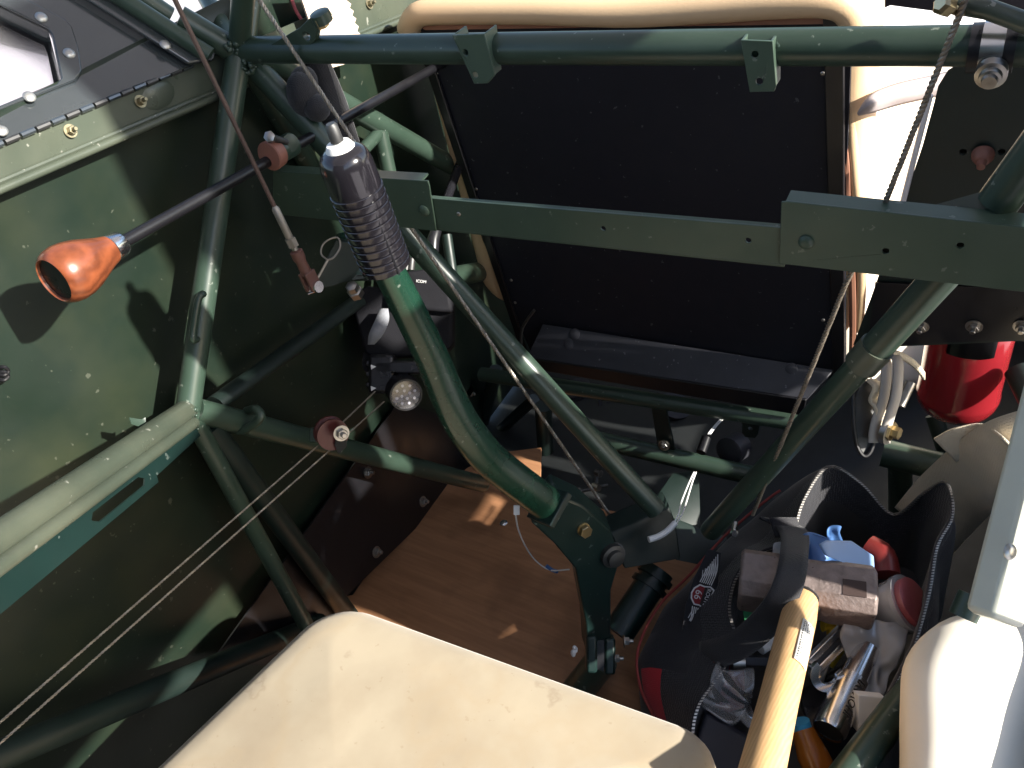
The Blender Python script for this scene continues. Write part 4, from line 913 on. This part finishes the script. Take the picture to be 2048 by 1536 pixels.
hpts = [ha + fwd * .02 - down * .012, ha, ha.lerp(hb, .1), ha.lerp(hb, .3), ha.lerp(hb, .6), hb]
obj('handle', tube(hpts, [.0135, .0150, .0160, .0158, .0152, .0160], 24), HICKORY, hm)
obj('wood_collar', lathe(ha + (hb - ha).normalized() * -.004, hb - ha, [(0, .0165), (.003, .0168), (.004, .0150)], 24), DARKINK, hm)
# sticker wrapped on the handle
hv = (hb - ha).normalized(); sx_ = hv.cross(TOWARD).normalized(); sy_ = sx_.cross(hv).normalized()
if sy_.dot(TOWARD) < 0: sy_ = -sy_
def hrow(t_, a, r_=.0166): c = ha.lerp(hb, t_); return c + sx_ * math.sin(a) * r_ + sy_ * math.cos(a) * r_
srt = 1 if sx_.dot(right) > 0 else -1
rows = [[hrow(t_, srt * a) for a in [-.62 + .11 * k for k in range(9)]] for t_ in [.20 + .035 * k for k in range(8)]]
stk = sheet('sticker', rows, LABELW, hm, .0003)
pr = []
rnd = random.Random(3)
for li_ in range(6):
    a = -.52 + li_ * .13; t_ = .215
    while t_ < .425:
        ln_ = rnd.uniform(.004, .012); w_ = .020 if li_ else .034
        q_ = [hrow(t_, srt * a, .0172), hrow(t_ + ln_, srt * a, .0172), hrow(t_ + ln_, srt * (a + w_ * 2), .0172), hrow(t_, srt * (a + w_ * 2), .0172)]
        if li_ < 5 or t_ > .26: pr.append((q_, [(0, 1, 2, 3)]))
        t_ += ln_ + rnd.uniform(.003, .006)
fp = obj('fine_print', join(*pr), DARKINK, hm, smooth=False); fp['kind'] = 'stuff'

def crumpled(name, quad, m, amp, seed, nu=12, nv=12, thick=.0006, freq=40, sub=1):
    a, b, c, d = quad; rows = []
    for i in range(nu):
        row = []
        for j in range(nv):
            s_, t_ = j / (nv - 1), i / (nu - 1); p = a.lerp(b, s_).lerp(d.lerp(c, s_), t_)
            row.append(p + V((noise.noise(p * freq + V((seed, 0, 0))), noise.noise(p * freq + V((0, seed, 3))), noise.noise(p * freq + V((5, 2, seed))))) * amp + TOWARD * amp * .6 * noise.noise(p * freq * 2.3 + V((seed, seed, 0))))
        rows.append(row)
    return sheet(name, rows, m, None, thick, sub)
o = crumpled('rubber_glove', [P(1590, 1075, .87), P(1690, 1062, .88), P(1700, 1130, .85), P(1590, 1128, .85)], NITRILEDK, .018, 3); tag(o, 'crumpled dark blue rubber glove behind the hammer head', 'glove')
o = obj('glove_cuff', prism([P(1640, 1090, .83), P(1655, 1082, .835), P(1705, 1083, .84), P(1748, 1112, .83), P(1750, 1140, .815), P(1718, 1138, .81), P(1668, 1118, .81), P(1652, 1112, .815)], fwd * .006), NITRILE, bevel=.002); tag(o, 'smooth pale blue folded rubber cuff resting on the hammer head', 'glove')
o = crumpled('plastic_wrap', [P(1555, 1090, .875), P(1606, 1078, .875), P(1600, 1130, .86), P(1540, 1125, .86)], FROST, .012, 8, 8, 8); tag(o, 'scrap of clear wrap between strap and blue glove', 'plastic wrap')
o = crumpled('plastic_bag', [P(1690, 1245, .80), P(1830, 1240, .80), P(1758, 1470, .74), P(1700, 1440, .76)], FROST, .014, 21, 18, 14, freq=30); tag(o, 'frosty clear plastic pouch at the right side of the bag', 'plastic bag')
o = crumpled('plastic_bag', [P(1438, 1330, .82), P(1500, 1335, .82), P(1530, 1470, .80), P(1425, 1430, .80)], FILM, .020, 33, 16, 14, freq=38); tag(o, 'crumpled shiny clear plastic bag left of the hammer handle', 'plastic bag')
jar = thing('small_jar', 'small frosted jar with mauve red lid, right of the hammer head', 'jar', P(1790, 1215, .84))
ja = (P(1845, 1200, .80) - P(1765, 1225, .83)).normalized(); jc = P(1770, 1222, .835)
obj('jar_body', lathe(jc, ja, [(-.01, .02), (0, .026), (.022, .028), (.023, .0295), (.028, .0295)], 28), FROST, jar)
obj('jar_lid', lathe(jc, ja, [(.024, .024), (.034, .0245), (.035, .022)], 28), REDCAP, jar)
gr = obj('green_card', prism([P(1482, 1185, .86), P(1503, 1178, .86), P(1512, 1245, .85), P(1490, 1252, .85)], fwd * .002), GREENCARD); tag(gr, 'green card edge showing under the strap left of the hammer', 'card')
wt = thing('white_tube', 'white plastic tube with open crimped end, left of the hammer handle', 'tube', P(1540, 1275, .84))
w0, w1 = P(1515, 1290, .835), P(1580, 1250, .845)
obj('tube_body', lathe(w0, w1 - w0, [(0, .0085), (0, .0105), (.016, .0105), (.017, .0125), (.05, .0125)], 20), WHITE, wt); obj('tube_mouth', lathe(w0, w1 - w0, [(.0008, .0084), (.001, .001)], 16), DKSTEEL, wt)
tl = thing('tool_steel_bar', 'shiny steel multi tool bar with slots leaning on the hammer handle', 'tool', P(1650, 1310, .80))
t0, t1 = P(1612, 1345, .795), P(1710, 1245, .815); td = (t1 - t0).normalized(); ts = td.cross(TOWARD).normalized()
for s_ in (-1, 1): obj('bar', bar(t0 + ts * .006 * s_, t1 + ts * .006 * s_, .007, .008, TOWARD), CHROME, tl, bevel=.001)
obj('spine', bar(t0 + fwd * .003, t1 + fwd * .003, .007, .004, TOWARD), DKSTEEL, tl)
yl = thing('screwdriver', 'screwdriver with yellow handle under the steel bar', 'screwdriver', P(1670, 1280, .83))
obj('handle', tube([P(1645, 1250, .835), P(1668, 1252, .835), P(1672, 1300, .828), P(1655, 1330, .825)], [.007, .009, .008, .006], 10), YELLOW, yl); obj('shank', tube([P(1655, 1330, .825), P(1640, 1370, .82)], .003, 8), STEEL, yl)
wr = thing('open_end_wrench', 'chrome open end wrench jaw beside the hammer handle', 'wrench', P(1655, 1350, .80))
wc = P(1654, 1352, .765); wpts = []
RW = .0155
for k in range(19):
    a = math.radians(-15 + 255 * k / 18 + 30); wpts.append((math.cos(a) * RW * -1, math.sin(a) * RW))
inn_ = [(math.cos(math.radians(-10 + 235 * (18 - k) / 18 + 30)) * -.0085, math.sin(math.radians(-10 + 235 * (18 - k) / 18 + 30)) * .0085 - .001) for k in range(19)]
ang = math.radians(70)
rot = lambda a, b: wc + right * (a * math.cos(ang) - b * math.sin(ang)) + down * (a * math.sin(ang) + b * math.cos(ang))
obj('jaw', prism([rot(a, b) for a, b in wpts + inn_], fwd * .006), CHROME, wr, bevel=.0012)
obj('wrench_shaft', bar(P(1640, 1345, .768), P(1585, 1330, .79), .011, .006, TOWARD), CHROME, wr, bevel=.001)
sk = thing('chrome_socket', 'long chrome socket with stamped lettering, open end toward the viewer', 'socket', P(1680, 1440, .75))
s0_, s1_ = P(1657, 1462, .738), P(1720, 1330, .785)
obj('barrel', lathe(s0_, s1_ - s0_, [(.010, .0115), (.0, .0118), (-.001, .0135), (.002, .0150), (.060, .0148), (.062, .0125), (.10, .0115)], 30), CHROME, sk)
obj('bore', lathe(s0_, s1_ - s0_, [(.0006, .0116), (.0008, .001)], 20), DARKINK, sk)
sdv = (s1_ - s0_).normalized(); sside = sdv.cross(TOWARD).normalized(); sup = sside.cross(sdv).normalized()
if sup.dot(TOWARD) < 0: sup = -sup
text('stamp', 'IHOVAVI', .0105, s0_ + sdv * .036 + sup * .0153 - right * .002, sdv, sside if sside.cross(sdv).dot(sup) < 0 else -sside, DARKINK, sk, .0005)
pc_ = thing('pipe_clip', 'small grey steel clip tool lying left of the handle', 'clip', P(1480, 1325, .83))
obj('clip_head', lathe(P(1462, 1322, .83), right, [(0, .009), (.012, .009), (.013, .006)], 14), STEEL, pc_); obj('clip_stem', bar(P(1475, 1320, .83), P(1550, 1322, .83), .009, .007, TOWARD), SHELF, pc_, bevel=.001)
am = thing('amber_bottle', 'amber plastic bottle with blue cap under the hammer handle', 'bottle', P(1610, 1480, .74))
obj('bottle_body', tube([P(1605, 1460, .745), P(1625, 1510, .735), P(1640, 1540, .73)], [.010, .014, .014], 14), AMBER, am); obj('cap', tube([P(1600, 1442, .745), P(1606, 1462, .745)], .0085, 14), BLUECAP, am)
rh = obj('red_tool_handle', tube(catmull([P(1735, 1098, .87), P(1760, 1115, .86), P(1768, 1150, .85)], 4), .016, 12), DKRED); tag(rh, 'dark red tool handle behind the hammer head', 'tool handle')  # a bare tool handle, no head is modelled
rc_ = obj('red_case', box(P(1455, 1370, .84), right * .016, down * .026, fwd * .006), DKRED, bevel=.002); tag(rc_, 'dark red case inside the left edge of the bag', 'case')
nv_ = obj('navy_pouch', prism([P(1412, 1425, .80), P(1510, 1480, .78), P(1490, 1570, .75), P(1380, 1540, .77)], fwd * .012), NAVY, bevel=.003); tag(nv_, 'navy pouch low in the bag beside the cushion', 'pouch')
wb = obj('paper_packet', box(P(1738, 1425, .745), (right * .95 + down * .1) * .013, (down * .95) * .018, fwd * .006), WHITE, bevel=.001); tag(wb, 'white paper packet under the frosty pouch', 'packet')
bt = obj('dark_tray', prism([P(1600, 1390, .815), P(1700, 1330, .83), P(1740, 1500, .77), P(1640, 1540, .755)], fwd * .01), BLKPLASTIC, bevel=.002); tag(bt, 'glossy black tool case under wrench and socket', 'tool case')
# front cockpit, upper right
fp_ = obj('instrument_panel', box(V((-.30, 1.58, .78)), V((.40, 0, 0)), V((0, .01, 0)), V((0, 0, .30))), mat('dark_panel', (.012, .008, .012), rough=.6)); tag(fp_, 'dark front instrument panel far beyond the seat, upper right', 'panel')
bn = V((.55, -.45, .70)).normalized(); bp0 = P(1860, 60, 1.22)
wb2 = obj('white_board', prism([PN(x, y, bp0, bn) for x, y in [(1758, 110), (1760, 30), (1768, 15), (1782, 9), (1850, 18), (2000, 44), (2000, 110)]], bn * -.006), WHITEPAINT, bevel=.002); tag(wb2, 'glaring white board with rounded corner beyond the seat, upper right', 'board')
